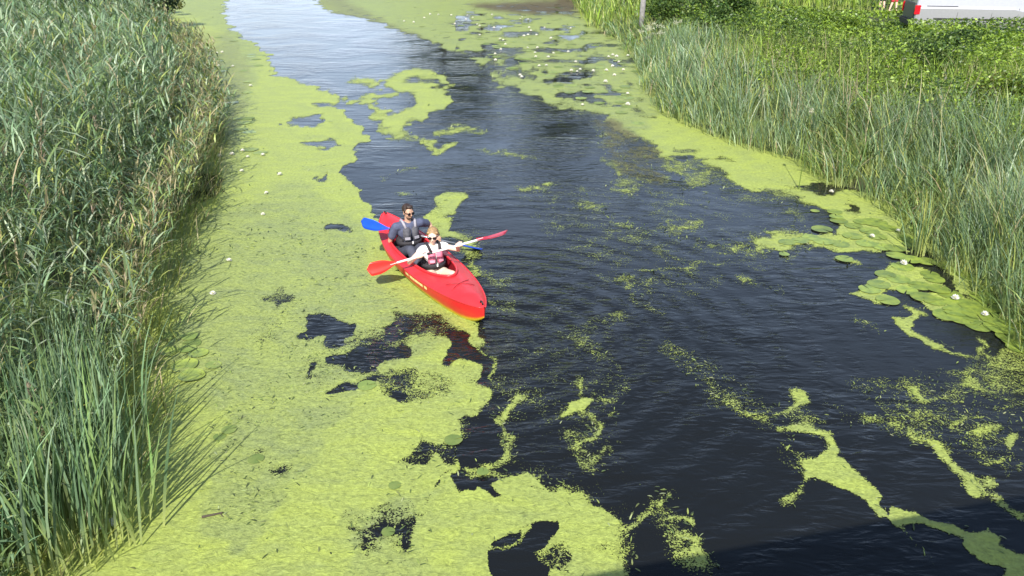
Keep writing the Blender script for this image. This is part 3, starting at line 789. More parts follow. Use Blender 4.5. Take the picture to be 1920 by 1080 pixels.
def herb_top(x, y):
    u_, v_ = to_px(x, y, 1.3)
    band = np.where((u_ > 1700) & (y > 26.5) & (y < 31.5), 0.62, 0)
    return np.maximum(band, (1 - 0.62 * np.clip((y - 21) / 6, 0, 1) * np.clip((x - 9) / 3, 0, 1)) * (1 - 0.6 * np.clip((y - 28) / 5, 0, 1) * np.clip((x - 12) / 3, 0, 1)) * (0.02 + 1.5 * vnoise(x, y, 1.5, 51) ** 1.5 + 0.45 * vnoise(x, y, 0.5, 52) - 0.35 * np.clip(vnoise(x, y, 0.8, 53) - 0.55, 0, 1)))
bag = Bag()
LIME = (0.225, 0.325, 0.045); GRASSG = (0.120, 0.185, 0.040); DEEP = (0.045, 0.085, 0.022)
for y0, y1, dn, sz, w_ in [(8, 16, 900, 0.065, 7), (16, 26, 620, 0.085, 11), (26, 36, 330, 0.12, 17), (36, 62, 60, 0.2, 34)]:
    x, y = scatter(int((y1 - y0) * w_ * dn * 0.42), y0, y1, lambda y: xr(y) + 1.7 + 0.9 * vnoise(y * 0, y, 2.0, 60), lambda y: xr(y) + w_)
    h = herb_top(x, y)
    dep = rng.random(len(x)) ** 2.2
    z = terrain_z(x, y) + h * (1 - 0.75 * dep)
    g = vnoise(x, y, 1.9, 61) + 0.3 * (vnoise(x, y, 0.6, 62) - 0.5)
    col = np.where(g[:, None] > 0.52, pick([LIME, GRASSG], len(x), [0.7, 0.3], 0.18), pick([GRASSG, DEEP, LIME], len(x), [0.45, 0.35, 0.2], 0.22))
    leaves(np.stack([x, y, z], -1), sz * rng.uniform(0.7, 1.3, len(x)), col, bag)
tag(bag.build('nettle_bed', M['leaf']), 'bright green nettles and leafy weeds covering the right bank above the bulrushes', 'weeds', kind='stuff')

# long grass between the herbs and on the verge
bag = Bag()
x, y = scatter(7000, 12, 30, lambda y: xr(y) + 2.4, lambda y: xr(y) + 16)
blades(on_ground(x, y), (0.75 + 0.6 * rng.random(len(x))) * (1 - 0.6 * np.clip((y - 20) / 6, 0, 1) * np.clip((x - 9) / 3, 0, 1)), bag, lean=(0.2, 2.5), nb=2, spread=0.06, width=(0.012, 0.026), curl=0.8, cols=[LIME, GRASSG, YELG, TAN], w=[0.35, 0.35, 0.2, 0.1])
x, y = scatter(2600, 40, 75, lambda y: xr(y) - 0.2, lambda y: xr(y) + 14)
blades(on_ground(x, y), 0.9 + 0.5 * rng.random(len(x)), bag, lean=(0.15, 2.5), nb=3, spread=0.1, width=(0.05, 0.08), curl=0.7, cols=[LIME, GRASSG, YELG], w=[0.4, 0.4, 0.2])
tag(bag.build('long_grass', M['blade']), 'long yellow green grass on the upper right bank', 'grass', kind='stuff')

# bushes: leaves over woody stems
def bush(px, py, zt, r, h, label, cols, n=5200, size=0.09, name='bramble_bush', y_fixed=None, cat='bush', group=None, squash=0.6):
    p = at(px, py, zt) if y_fixed is None else np.array([(px - 960) / FPX * (y_fixed * CT + (CAMH - zt) * ST), y_fixed, zt])
    gz = float(terrain_z(p[0], p[1]))
    root = empty(name, (p[0], p[1], gz))
    b = Bag(); nc = 13
    cen = np.stack([rng.normal(0, r * 0.45, nc), rng.normal(0, r * 0.4, nc), rng.uniform(0.3, 0.8, nc) * h], -1)
    cr = rng.uniform(0.30, 0.55, nc) * r * 0.8
    i = rng.integers(0, nc, n)
    d = rng.normal(0, 1, (n, 3)); d /= np.linalg.norm(d, axis=1)[:, None]
    P = cen[i] + d * (cr[i] * rng.uniform(0.55, 1.05, n))[:, None] * np.array([1, 1, squash])
    P[:, 2] = np.clip(P[:, 2], 0.02, h * 1.1)
    leaves(P, size * rng.uniform(0.7, 1.3, n), pick(cols, n, None, 0.2), b, up=0.4)
    b.build('foliage', M['leaf'], root)
    s = Bag(); m = 26
    k = rng.integers(0, nc, m)
    st = np.zeros((m, 3)); st[:, :2] = rng.normal(0, r * 0.15, (m, 2))
    azs_ = np.arctan2(cen[k, 1], cen[k, 0]); L = np.linalg.norm(cen[k], axis=1)
    ti = np.arctan2(np.hypot(cen[k, 0], cen[k, 1]), cen[k, 2])
    v, f, c, _ = ribbons(st, azs_, ti * 0.7, ti * 0.5, L, np.full(m, 0.03), pick([(0.09, 0.06, 0.035)], m), 4, profile='cane')
    s.add(v, f, c); s.build('stem', M['blade'], root)
    return tag(root, label, cat, group)
bush(1800, 85, 1.4, 1.6, 0.72, 'dark green bramble bush on the right bank below the silver van', [DEEP, (0.035, 0.07, 0.02), GRASSG], 7000, 0.11)
bush(1740, 118, 1.4, 1.2, 0.85, 'smaller dark bramble thicket left of and in front of the large bramble', [DEEP, GRASSG, (0.06, 0.11, 0.03)], 4200, 0.09)
bush(1350, 22, 1.4, 1.9, 1.4, 'dark green rounded bush on the far right bank behind the bulrushes', [DEEP, (0.05, 0.10, 0.025), GRASSG], 6000, 0.13)
bush(1270, 10, 1.4, 1.5, 1.3, 'dark shrub right of the grey wooden post', [DEEP, GRASSG], 4500, 0.13)
bush(1880, 190, 1.3, 1.0, 1.0, 'yellowish green leafy bush at the right edge of the picture', [LIME, GRASSG, (0.12, 0.13, 0.03)], 4200, 0.08, name='nettle_bush')
bush(1540, 42, 1.4, 1.5, 0.9, 'light green leafy mound of nettles left of the van', [LIME, GRASSG], 5200, 0.11, name='nettle_mound')
bush(225, -2, 1.6, 2.6, 2.3, 'dark bush showing over the reeds at the top left', [(0.02, 0.045, 0.02), (0.03, 0.06, 0.03)], 6000, 0.18, name='willow_bush')
bush(120, -14, 1.8, 2.8, 2.3, 'dark bush furthest left above the reed bed', [(0.025, 0.05, 0.02), DEEP], 5000, 0.2, name='willow_bush')
bush(290, -6, 1.0, 1.5, 1.5, 'yellow brown low bush at the end of the left reeds', [(0.16, 0.15, 0.04), (0.12, 0.13, 0.04)], 3200, 0.14, name='sallow_bush')

# cream umbels, each plant a thing
def umbel(px, py, zt, h, label, r=0.22, nh=5):
    p = at(px, py, zt); gz = float(max(terrain_z(p[0], p[1]), 0))
    root = empty('hogweed', (p[0], p[1], gz)); H = zt - gz
    s = Bag()
    az = rng.uniform(0, 6.28, nh); ti = rng.uniform(0.05, 0.30, nh); r = r * 0.7
    v, f, c, pos = ribbons(np.zeros((nh, 3)), az, ti, ti * 0.3, H * rng.uniform(0.72, 1.05, nh), np.full(nh, 0.02), pick([GRASSG], nh), 4, profile='cane')
    s.add(v, f, c); s.build('stem', M['blade'], root)
    for i in range(nh):
        fl = Bag(); m = 70
        a = rng.uniform(0, 6.28, m); q = r * np.sqrt(rng.random(m)) * rng.uniform(0.6, 1.0)
        P = pos[i, -1] + np.stack([q * np.cos(a), q * np.sin(a), 0.08 - q * q * 3.0 + rng.normal(0, 0.03, m)], -1)
        leaves(P, np.full(m, 0.05), pick([(0.62, 0.62, 0.48), (0.5, 0.52, 0.36)], m, None, 0.1), fl, up=2.0)
        tag(fl.build('flower_head', M['leaf'], root), kind='stuff')
    return tag(root, label, 'hogweed')
umbel(1232, 45, 1.7, 1.5, 'cream flowering hogweed standing highest at the far end of the bulrushes', 0.24, 6)
umbel(1218, 58, 1.4, 1.2, 'lower cream hogweed just left of the tallest one', 0.2, 5)
umbel(1268, 38, 1.6, 1.3, 'small cream hogweed to the right of the tallest one', 0.12, 3)
umbel(1520, 216, 1.5, 1.3, 'single white flower head sticking out of the middle bulrushes', 0.06, 1)

# grey post
def post():
    gz = 0.0; top = 2.3
    p = at(1203, 36, 0.9)
    bm = bmesh.new()
    bmesh.ops.create_cone(bm, cap_ends=True, segments=12, radius1=0.13, radius2=0.115, depth=top)
    bmesh.ops.bevel(bm, geom=[e for e in bm.edges if abs(e.verts[0].co.z - top / 2) < 1e-4 and abs(e.verts[1].co.z - top / 2) < 1e-4], offset=0.02, segments=2, affect='EDGES')
    for v in bm.verts:
        v.co.x += 0.01 * math.sin(v.co.z * 5); v.co.z += top / 2
    o = bm_obj('wooden_post', bm, plain('old_wood', (0.22, 0.21, 0.20), 0.9, var=0.3, scale=6, bump=0.6))
    o.location = (p[0], p[1], 0.0); o.rotation_euler = (0.02, 0.01, 0)
    tag(o, 'weathered grey wooden post in the reeds at the top right bank', 'post')
post()

# curled scraps of thread weed and leaf on top of the duckweed
def weed_scraps():
    b = Bag()
    for n, y0, y1, sc in ((14000, 4.6, 10, 1.0), (14000, 10, 20, 1.5), (6000, 20, 50, 2.4)):
        y = y0 + (y1 - y0) * rng.random(n) ** 0.9; x = (rng.random(n) * 2 - 1) * (0.72 * y + 0.8)
        u, v = to_px(x, y)
        c = sample(cov, u, v); d = sample(dul, u, v)
        clump = np.clip((vnoise(x, y, 0.5, 40) - 0.35) * 3, 0, 1)
        k = (x > xl(y)) & (x < xr(y)) & (rng.random(n) < np.where(c > 0.6, np.clip(d * 1.5 - 0.08, 0.03, 1) * clump + 0.02, np.where(c > 0.3, 0.5, 0.0)))
        x, y, m = x[k], y[k], int(k.sum())
        P = np.stack([x, y, np.full(m, 0.006)], -1)
        col = pick([(0.10, 0.14, 0.05), (0.28, 0.35, 0.10), (0.36, 0.40, 0.20), (0.06, 0.08, 0.035), (0.2, 0.24, 0.09)], m, [0.3, 0.25, 0.1, 0.15, 0.2])
        vv, f, cc, _ = ribbons(P, rng.uniform(0, 6.28, m), rng.uniform(1.0, 1.4, m), rng.uniform(0.1, 0.9, m), rng.uniform(0.02, 0.075, m) * sc, rng.uniform(0.008, 0.020, m) * sc, col, 3, profile='leaf', face_j=0.3)
        vv[:, 2] = np.maximum(vv[:, 2], 0.005)
        b.add(vv, f, cc)
    tag(b.build('floating_weed', M['leaf']), 'curled scraps of thread weed strewn over the duckweed', 'water weed', kind='stuff')
weed_scraps()

# tall trees that stand beyond the bend, above the picture; the river mirrors them
def tree(x, y, h, label):
    gz = float(terrain_z(x, y))
    root = empty('riverside_tree', (x, y, gz))
    b = Bag(); nc = 16; r = h * 0.30
    cen = np.stack([rng.normal(0, r * 0.55, nc), rng.normal(0, r * 0.5, nc), h * rng.uniform(0.34, 0.86, nc)], -1)
    n = 2600; i = rng.integers(0, nc, n)
    d = rng.normal(0, 1, (n, 3)); d /= np.linalg.norm(d, axis=1)[:, None]
    P = cen[i] + d * (r * rng.uniform(0.25, 0.62, n))[:, None]
    leaves(P, 0.55 * rng.uniform(0.6, 1.3, n), pick([(0.05, 0.08, 0.022), (0.07, 0.10, 0.03), (0.035, 0.06, 0.02)], n, None, 0.2), b, up=0.3)
    b.build('crown', M['leaf'], root)
    bm = bmesh.new()
    bmesh.ops.create_cone(bm, cap_ends=True, segments=10, radius1=0.28, radius2=0.10, depth=h * 0.7, matrix=Matrix.Translation((0, 0, h * 0.35)))
    tr = bm_obj('trunk', bm, BARK, root)
    for k in range(6):
        c = Vector(cen[k]); a = Vector((0, 0, c.z * 0.6))
        bm = bmesh.new()
        bmesh.ops.create_cone(bm, cap_ends=True, segments=6, radius1=0.10, radius2=0.03, depth=(c - a).length, matrix=Matrix.Translation((a + c) / 2) @ (c - a).to_track_quat('Z', 'Y').to_matrix().to_4x4())
        bm_obj('limb', bm, BARK, tr)
    tag(root, label, 'tree', 'trees beyond the river bend')
BARK = plain('bark_tree', (0.09, 0.075, 0.055), 0.9, var=0.3, bump=0.5)
for k in range(11):
    tree(-7 + k * 5.2 + rng.uniform(-1.2, 1.2), 80 + rng.uniform(-5, 6) - k * 1.5, rng.uniform(13, 18), 'tall leafy tree beyond the far bank, mirrored in the river')

# ------------------------------------------------------------------ lily pads and flowers
def pad_mesh(name, r, cup, notch, seed):
    rr = random.Random(seed)
    N = 26
    verts = [(0, 0, 0.004)]; cols = [(0.9,) * 3]
    rings = (0.45, 0.85, 1.0)
    for q in rings:
        for i in range(N + 1):
            a = notch + (2 * math.pi - 2 * notch) * i / N
            wob = 1 + 0.025 * math.sin(3 * a + seed) + 0.012 * math.sin(7 * a + seed * 2)
            z = 0.004 + cup * max(0, (q - 0.8) / 0.2) + 0.006 * math.sin(2 * a + seed) * q
            verts.append((r * q * wob * math.cos(a), r * q * wob * math.sin(a), z))
    faces = []
    for i in range(N):
        faces.append((0, 1 + i, 2 + i))
    for k in range(2):
        o = 1 + k * (N + 1)
        for i in range(N):
            faces.append((o + i, o + N + 1 + i, o + N + 2 + i, o + i + 1))
    me = bpy.data.meshes.new(name)
    me.from_pydata(verts, [], faces); me.update()
    for p in me.polygons: p.use_smooth = True
    return me

def pad_mat(name, col, edge, rough=0.35):
    m, n, l, p = new_mat(name)
    tc = n.new("ShaderNodeTexCoord")
    g = n.new("ShaderNodeNewGeometry")
    oi = n.new("ShaderNodeObjectInfo")
    sx = n.new("ShaderNodeSeparateXYZ"); l.new(tc.outputs["Object"], sx.inputs[0])
    at2 = n.new("ShaderNodeMath"); at2.operation = 'ARCTAN2'
    l.new(sx.outputs[1], at2.inputs[0]); l.new(sx.outputs[0], at2.inputs[1])
    s = n.new("ShaderNodeMath"); s.operation = 'MULTIPLY'; s.inputs[1].default_value = 11.0; l.new(at2.outputs[0], s.inputs[0])
    c = n.new("ShaderNodeMath"); c.operation = 'COSINE'; l.new(s.outputs[0], c.inputs[0])
    nz = n.new("ShaderNodeTexNoise"); nz.inputs["Scale"].default_value = 7; nz.inputs["Detail"].default_value = 5
    l.new(g.outputs["Position"], nz.inputs["Vector"])
    r = n.new("ShaderNodeValToRGB")
    r.color_ramp.elements[0].position = 0.38; r.color_ramp.elements[0].color = (*edge, 1)
    r.color_ramp.elements[1].position = 0.60; r.color_ramp.elements[1].color = (*col, 1)
    l.new(nz.outputs["Fac"], r.inputs[0])
    v = n.new("ShaderNodeMath"); v.operation = 'MULTIPLY_ADD'; v.inputs[1].default_value = 0.35; v.inputs[2].default_value = 0.82
    l.new(oi.outputs["Random"], v.inputs[0])
    v2 = n.new("ShaderNodeMath"); v2.operation = 'MULTIPLY_ADD'; v2.inputs[1].default_value = 0.05
    l.new(c.outputs[0], v2.inputs[0]); l.new(v.outputs[0], v2.inputs[2])
    sc = n.new("ShaderNodeVectorMath"); sc.operation = 'SCALE'
    l.new(r.outputs[0], sc.inputs[0]); l.new(v2.outputs[0], sc.inputs["Scale"])
    l.new(sc.outputs[0], p.inputs["Base Color"]); p.inputs["Roughness"].default_value = rough
    return m
PADM = pad_mat('pad_lime', (0.23, 0.30, 0.045), (0.14, 0.20, 0.04))
PADG = pad_mat('pad_green', (0.14, 0.205, 0.045), (0.19, 0.25, 0.06), 0.6)
PADC = pad_mat('pad_covered', (0.25, 0.32, 0.06), (0.16, 0.22, 0.06), 0.5)
flat = []
for i in range(3):
    me = pad_mesh('lily_pad', 0.5, 0.0, 0.10, i); flat.append(me)
cup = [pad_mesh('curled_lily_pad', 0.5, 0.05, 0.06, i + 9) for i in range(2)]
mcache = {}
def put_pad(px, py, wpx, meshes, mat, label, group, name='lily_pad', z=0.009, tiltmax=0.02, rz=None):
    src = random.choice(meshes)
    key = (src.name, mat.name)
    if key not in mcache:
        me = src.copy(); me.materials.clear(); me.materials.append(mat); mcache[key] = me
    o = bpy.data.objects.new(name, mcache[key])
    p = at(px, py, 0)
    dist = math.sqrt(p[0] ** 2 + p[1] ** 2 + CAMH ** 2)
    s = max(0.12, min(0.5, wpx * dist / FPX))
    o.location = (p[0], p[1], z + random.random() * 0.012)
    o.scale = (s, s, s)
    o.rotation_euler = (random.uniform(-tiltmax, tiltmax), random.uniform(-tiltmax, tiltmax), random.uniform(0, 6.28) if rz is None else rz)
    link(o)
    return tag(o, label, 'lily pad', group)
near_pads = [(1541, 431, 36), (1573, 415, 30), (1639, 418, 44), (1528, 396, 16), (1664, 564, 38), (1692, 501, 36), (1684, 524, 38), (1752, 525, 32), (1725, 537, 36), (1648, 534, 38),
    (1630, 544, 36), (1743, 515, 30), (1778, 501, 36), (1737, 491, 34), (1707, 488, 36), (1731, 559, 40), (1752, 565, 38), (1775, 592, 44), (1805, 598, 46), (1850, 577, 42), (1873, 615, 46),
    (1864, 600, 44), (1891, 633, 38), (1897, 642, 30), (1915, 607, 44), (1912, 627, 44), (1846, 559, 44), (1814, 518, 34), (1802, 509, 34), (1781, 553, 38), (1760, 544, 36), (1583, 487, 30),
    (1544, 454, 34), (1574, 458, 34), (1598, 444, 34), (1624, 458, 34), (1654, 464, 34), (1678, 467, 34), (1666, 429, 30), (1565, 398, 26), (1568, 408, 24), (1614, 417, 26),
    (1912, 654, 40), (1830, 590, 44), (1820, 572, 40), (1795, 570, 40), (1790, 585, 38), (1700, 545, 34), (1660, 515, 34), (1680, 480, 32), (1710, 460, 30), (1600, 425, 30), (1630, 435, 32),
    (1500, 452, 30), (1475, 455, 30), (1520, 446, 30), (1645, 445, 32), (1835, 612, 40), (1700, 448, 30), (1470, 478, 18), (1840, 540, 34)]
for x_, y_, w_ in near_pads:
    if y_ < 438 and x_ < 1690: L_, G_ = 'lily pad in the patch round the dark opening by the right bulrushes', 'pads round the dark opening on the right'
    elif y_ < 485: L_, G_ = 'lily pad in the long weed tongue that reaches left from the right bulrushes', 'pads in the right weed tongue'
    elif x_ < 1712: L_, G_ = 'lily pad in the pointed outer patch that juts left into open water', 'pads in the pointed outer patch'
    elif y_ < 570: L_, G_ = 'lily pad in the middle cluster between the pointed patch and the right bulrushes', 'pads in the middle right cluster'
    else: L_, G_ = 'large lime lily pad in the lowest right cluster, at the edge of the picture', 'large pads in the lowest right cluster'
    put_pad(x_, y_, w_, flat, PADM, L_, G_)
for x_, y_, w_, t_ in [(360, 707, 44, 'lowest and largest'), (347, 687, 44, 'second lowest'), (372, 664, 34, 'uppermost'), (400, 686, 28, 'rightmost'), (318, 661, 30, 'leftmost')]:
    put_pad(x_, y_, w_, cup, PADC, t_ + ' of the upturned rimmed pads beside the left reeds', 'upturned pads in the left duckweed mat', 'upturned_lily_pad', z=0.004, tiltmax=0.05)
for x_, y_, w_, t_ in [(356, 632, 30, 'topmost of the stacked'), (360, 645, 32, 'middle one of the stacked'), (352, 655, 30, 'lowest of the stacked'), (275, 683, 32, 'leftmost of the two touching'), (290, 680, 28, 'right one of the two touching'), (318, 632, 26, 'lone upper left one of the')]:
    put_pad(x_, y_, w_, flat, PADG, t_ + ' dull green pads by the near left reeds', 'dull green pads beside the left reeds')
for x_, y_, w_, t_ in [(306, 866, 30, 'beside the leaning blades at the left'), (480, 862, 28, 'alone in the middle of the bright foreground mat'), (430, 808, 26, 'in the dull weed, right one of a pair'), (412, 820, 22, 'in the dull weed, smaller left one of a pair'),
        (688, 724, 34, 'just below the long dark openings under the kayak'), (850, 826, 34, 'at the frayed mat edge right of the weed band'), (905, 887, 22, 'small, in the weed above the lower bay'), (740, 912, 22, 'small, left of the thin crack in the mat'), (728, 998, 18, 'smallest, among the dark cracks at the bottom')]:
    put_pad(x_, y_, w_, flat, PADG, 'dark green pad ' + t_, 'dark green pads in the foreground mat')
for _ in range(120):
    u_ = random.uniform(860, 1200); v_ = random.uniform(36, 235)
    if v_ > 95 + (u_ - 860) * 0.42: continue
    put_pad(u_, v_, 10 + v_ * 0.06, flat, random.choice([PADM, PADG, PADC]), 'small pad in the lily field across the river at the top right', 'small pads in the far lily field', z=0.006)
for _ in range(36):
    u_ = random.uniform(385, 490); v_ = random.uniform(60, 330)
    put_pad(u_, v_, 9 + v_ * 0.06, flat, random.choice([PADM, PADG, PADC]), 'small pad near the tan edge of the left reeds', 'small pads at the upper left reeds', z=0.006)

# flower: three rings of pointed petals round a yellow heart
petal_m = plain('petal_white', (0.80, 0.79, 0.72), 0.5, var=0.04)
heart_m = plain('flower_heart', (0.65, 0.42, 0.04), 0.6, var=0.1)
def flower_mesh():
    vs, fs, mi = [], [], []
    for ring, (nn, r0, r1, z0, z1) in enumerate([(9, 0.012, 0.060, 0.008, 0.022), (8, 0.010, 0.048, 0.012, 0.040), (6, 0.008, 0.032, 0.016, 0.050)]):
        for i in range(nn):
            a = 2 * math.pi * (i + ring * 0.5) / nn
            ca_, sa_ = math.cos(a), math.sin(a)
            w = 0.013
            def P(r, t, z): return (r * ca_ - t * sa_, r * sa_ + t * ca_, z)
            o = len(vs); rm = (r0 + r1) / 2
            vs += [P(r0, 0, z0), P(rm, w, (z0 + z1) / 2 - 0.003), P(r1, 0, z1), P(rm, -w, (z0 + z1) / 2 - 0.003), P(rm, 0, (z0 + z1) / 2 - 0.008)]
            fs += [(o, o + 4, o + 1), (o + 1, o + 4, o + 2), (o + 4, o + 3, o + 2), (o, o + 3, o + 4)]; mi += [0] * 4
    o = len(vs); nn = 8
    vs += [(0.014 * math.cos(2 * math.pi * i / nn), 0.014 * math.sin(2 * math.pi * i / nn), 0.012) for i in range(nn)]
    vs += [(0.010 * math.cos(2 * math.pi * i / nn), 0.010 * math.sin(2 * math.pi * i / nn), 0.034) for i in range(nn)] + [(0, 0, 0.03)]
    for i in range(nn):
        j = (i + 1) % nn
        fs += [(o + i, o + j, o + nn + j, o + nn + i), (o + nn + i, o + nn + j, o + 2 * nn)]; mi += [1, 1]
    me = bpy.data.meshes.new('water_lily')
    me.from_pydata(vs, [], fs); me.update()
    me.materials.append(petal_m); me.materials.append(heart_m)
    me.polygons.foreach_set("material_index", mi)
    return me
FM = flower_mesh()
def flower(px, py, label, group, s=1.0, z=0.012):
    o = link(bpy.data.objects.new('water_lily', FM))
    p = at(px, py + 1, 0)
    o.location = (p[0], p[1], z)
    s *= random.uniform(0.9, 1.25)
    o.scale = (s, s, s * 1.2); o.rotation_euler = (random.uniform(-.25, .1), random.uniform(-.2, .2), random.uniform(0, 6))
    tag(o, label, 'flower', group)
for x_, y_ in [(10, 125), (118, 130), (255, 130), (460, 125), (148, 203), (335, 205), (358, 220), (478, 235), (538, 240), (358, 297), (530, 330), (556, 340), (575, 375), (535, 420), (488, 455), (490, 510), (697, 637),
        (712, 655), (715, 145), (765, 165), (775, 235), (790, 262), (730, 305), (765, 297), (838, 298), (905, 235), (763, 405), (845, 405), (825, 447), (830, 480), (935, 485), (980, 450), (1105, 440), (1167, 525), (1130, 597),
        (1178, 607), (1205, 590), (1315, 603), (1425, 597), (1493, 637), (1418, 693), (1443, 483), (1480, 468), (1512, 478), (1532, 525), (1608, 473), (1478, 560), (1605, 795), (1605, 885), (1225, 890), (960, 325), (1125, 240),
        (1570, 590), (-60, 120), (-110, 150), (-200, 190), (-280, 180), (700, 160), (240, 165), (300, 150), (860, 560), (920, 555)]:
    flower(820 + x_ / 4.5, y_ / 4.5, 'tiny white water lily flower in the lily field across the river', 'white flowers in the far lily field', 1.2)
for x_, y_ in [(1188, 305), (1220, 300), (1250, 295), (1185, 330), (1145, 370), (1190, 355), (1310, 375), (1410, 485), (1210, 345), (1170, 320), (1230, 370)]:
    flower(x_ / 3, y_ / 3, 'small white flower in the cluster beside the upper left reeds', 'white flowers beside the upper left reeds', 1.1)
for x_, y_ in [(1360, 965), (1575, 985), (1480, 875), (1395, 885), (1365, 850), (1305, 870), (1235, 880)]:
    flower(x_ / 3, y_ / 3, 'white flower in the scattered row right of the reed point', 'white flowers off the left reed point', 0.9)
for x_, y_ in [(429, 490), (399, 552), (493, 403), (500, 363)]:
    flower(x_, y_, 'lone small white flower in the left mat level with the kayak', 'lone white flowers in the left mat', 0.75)
for x_, y_ in [(1678, 380), (1683, 436), (1790, 563), (1845, 593), (1558, 362), (1634, 446), (1693, 497)]:
    flower(x_, y_, 'white flower bud among the pads by the right bulrushes', 'white flowers among the right bank pads', 0.85, z=0.03)

# drift: a twig, a loose blade and a crumpled scrap
def twig():
    bm = bmesh.new()
    for a, b, r in (((-0.16, 0, 0.02), (0.14, 0.02, 0.025), 0.02), ((0.10, 0.01, 0.02), (0.15, -0.07, 0.012), 0.008)):
        a, b = Vector(a), Vector(b)
        m_ = Matrix.Translation((a + b) / 2) @ (b - a).to_track_quat('Z', 'Y').to_matrix().to_4x4()
        bmesh.ops.create_cone(bm, cap_ends=True, segments=8, radius1=r, radius2=r * 0.7, depth=(b - a).length, matrix=m_)
    o = bm_obj('drift_twig', bm, plain('bark', (0.07, 0.055, 0.04), 0.85, var=0.3, bump=0.5))
    p = at(400, 968); o.location = (p[0], p[1], 0.0); o.rotation_euler.z = 0.25; o.scale = (0.6, 0.6, 0.6)
    tag(o, 'short dark twig with a side shoot floating on the bright near duckweed', 'twig')
twig()
def scrap():
    N = 9
    vs, fs = [], []
    for i in range(N):
        for j in range(N):
            x_, y_ = (i / (N - 1) - .5) * 0.16, (j / (N - 1) - .5) * 0.11
            vs.append((x_ + random.gauss(0, .006), y_ + random.gauss(0, .006), 0.03 + random.gauss(0, .016)))
    for i in range(N - 1):
        for j in range(N - 1):
            q = i * N + j; fs.append((q, q + 1, q + N + 1, q + N))
    o = mesh_obj('litter_scrap', vs, fs, plain('scrap_white', (0.7, 0.72, 0.70), 0.5, var=0.1))
    p = at(205, 988); o.location = (p[0], p[1], 0.02); o.rotation_euler.z = 0.7
    tag(o, 'crumpled white scrap caught in the weed beside the near left reeds', 'litter')
scrap()

# ------------------------------------------------------------------ figures
def frame(d):
    z = d.normalized()
    x = z.orthogonal().normalized()
    return x, z.cross(x)

def limb(bm, pts, rads, seg=14):
    """one closed tapered tube through the joints with round ends"""
    pts = [Vector(p) for p in pts]
    for i, (p, r) in enumerate(zip(pts, rads)):
        bmesh.ops.create_uvsphere(bm, u_segments=seg, v_segments=max(6, seg // 2), radius=r, matrix=Matrix.Translation(p))
    for a, b, ra, rb in zip(pts[:-1], pts[1:], rads[:-1], rads[1:]):
        d = b - a
        if d.length < 1e-5: continue
        m_ = Matrix.Translation((a + b) / 2) @ d.to_track_quat('Z', 'Y').to_matrix().to_4x4()
        bmesh.ops.create_cone(bm, cap_ends=True, segments=seg, radius1=ra, radius2=rb, depth=d.length, matrix=m_)

def ell(bm, c, s, rot=None, seg=18):
    m_ = Matrix.Translation(Vector(c)) @ (rot.to_4x4() if rot is not None else Matrix()) @ Matrix.Diagonal((*s, 1))
    bmesh.ops.create_uvsphere(bm, u_segments=seg, v_segments=seg // 2 + 2, radius=1.0, matrix=m_)

def melded(name, bm, mat, parent, voxel=0.008, smooth=4):
    o = bm_obj(name, bm, mat, parent)
    r = o.modifiers.new('remesh', 'REMESH'); r.mode = 'VOXEL'; r.voxel_size = voxel; r.use_smooth_shade = True
    s = o.modifiers.new('smooth', 'SMOOTH'); s.iterations = smooth; s.factor = 0.5
    return o

def elbow(sh, ha, l1, l2, hint):
    sh, ha, hint = Vector(sh), Vector(ha), Vector(hint)
    d = ha - sh; L = min(d.length, (l1 + l2) * 0.995)
    a = (l1 * l1 - l2 * l2 + L * L) / (2 * L); h = math.sqrt(max(0, l1 * l1 - a * a))
    n = d.normalized(); hp = (hint - n * hint.dot(n)).normalized()
    return sh + n * a + hp * h

def hand(bm, wrist, grip, axis, side):
    """palm beside a bar through `grip` along `axis`, four fingers and a thumb closed round it"""
    axis = Vector(axis).normalized(); wrist = Vector(wrist); grip = Vector(grip)
    inn = (grip - wrist); inn = (inn - axis * inn.dot(axis)).normalized()
    up = axis.cross(inn)
    if up.z < 0: up = -up
    pal = grip - inn * 0.012 + up * 0.024
    ell(bm, pal - inn * 0.018, (0.030, 0.042, 0.017), Matrix((inn, axis, inn.cross(axis))).transposed(), 12)
    limb(bm, [wrist, pal - inn * 0.025], [0.024, 0.022], 10)
    for k, ln in enumerate((0.88, 1.0, 0.95, 0.78)):
        off = axis * (-0.033 + 0.022 * k)
        a = grip + off + up * 0.025 + inn * 0.004
        b = grip + off + up * 0.012 + inn * 0.027 * ln
        c = grip + off - up * 0.014 + inn * 0.024 * ln
        e = grip + off - up * 0.026 * ln + inn * 0.002
        limb(bm, [a, b, c, e], [0.0092, 0.0088, 0.0082, 0.0072], 8)
    t0 = pal - inn * 0.02 - axis * 0.036 * side
    limb(bm, [t0, grip - inn * 0.024 - axis * 0.040 * side - up * 0.004, grip - up * 0.024 - axis * 0.022 * side - inn * 0.004], [0.0115, 0.010, 0.0088], 8)

def add_head(root, mats, hc, yaw, pitch, female, s=1.0):
    """returns the rotation used; body gets the skull, children the hair and glasses"""
    R = Matrix.Rotation(yaw, 3, 'Z') @ Matrix.Rotation(pitch, 3, 'Y')
    def P(x, y, z): return Vector(hc) + R @ (Vector((x, y, z)) * s)
    return R, P

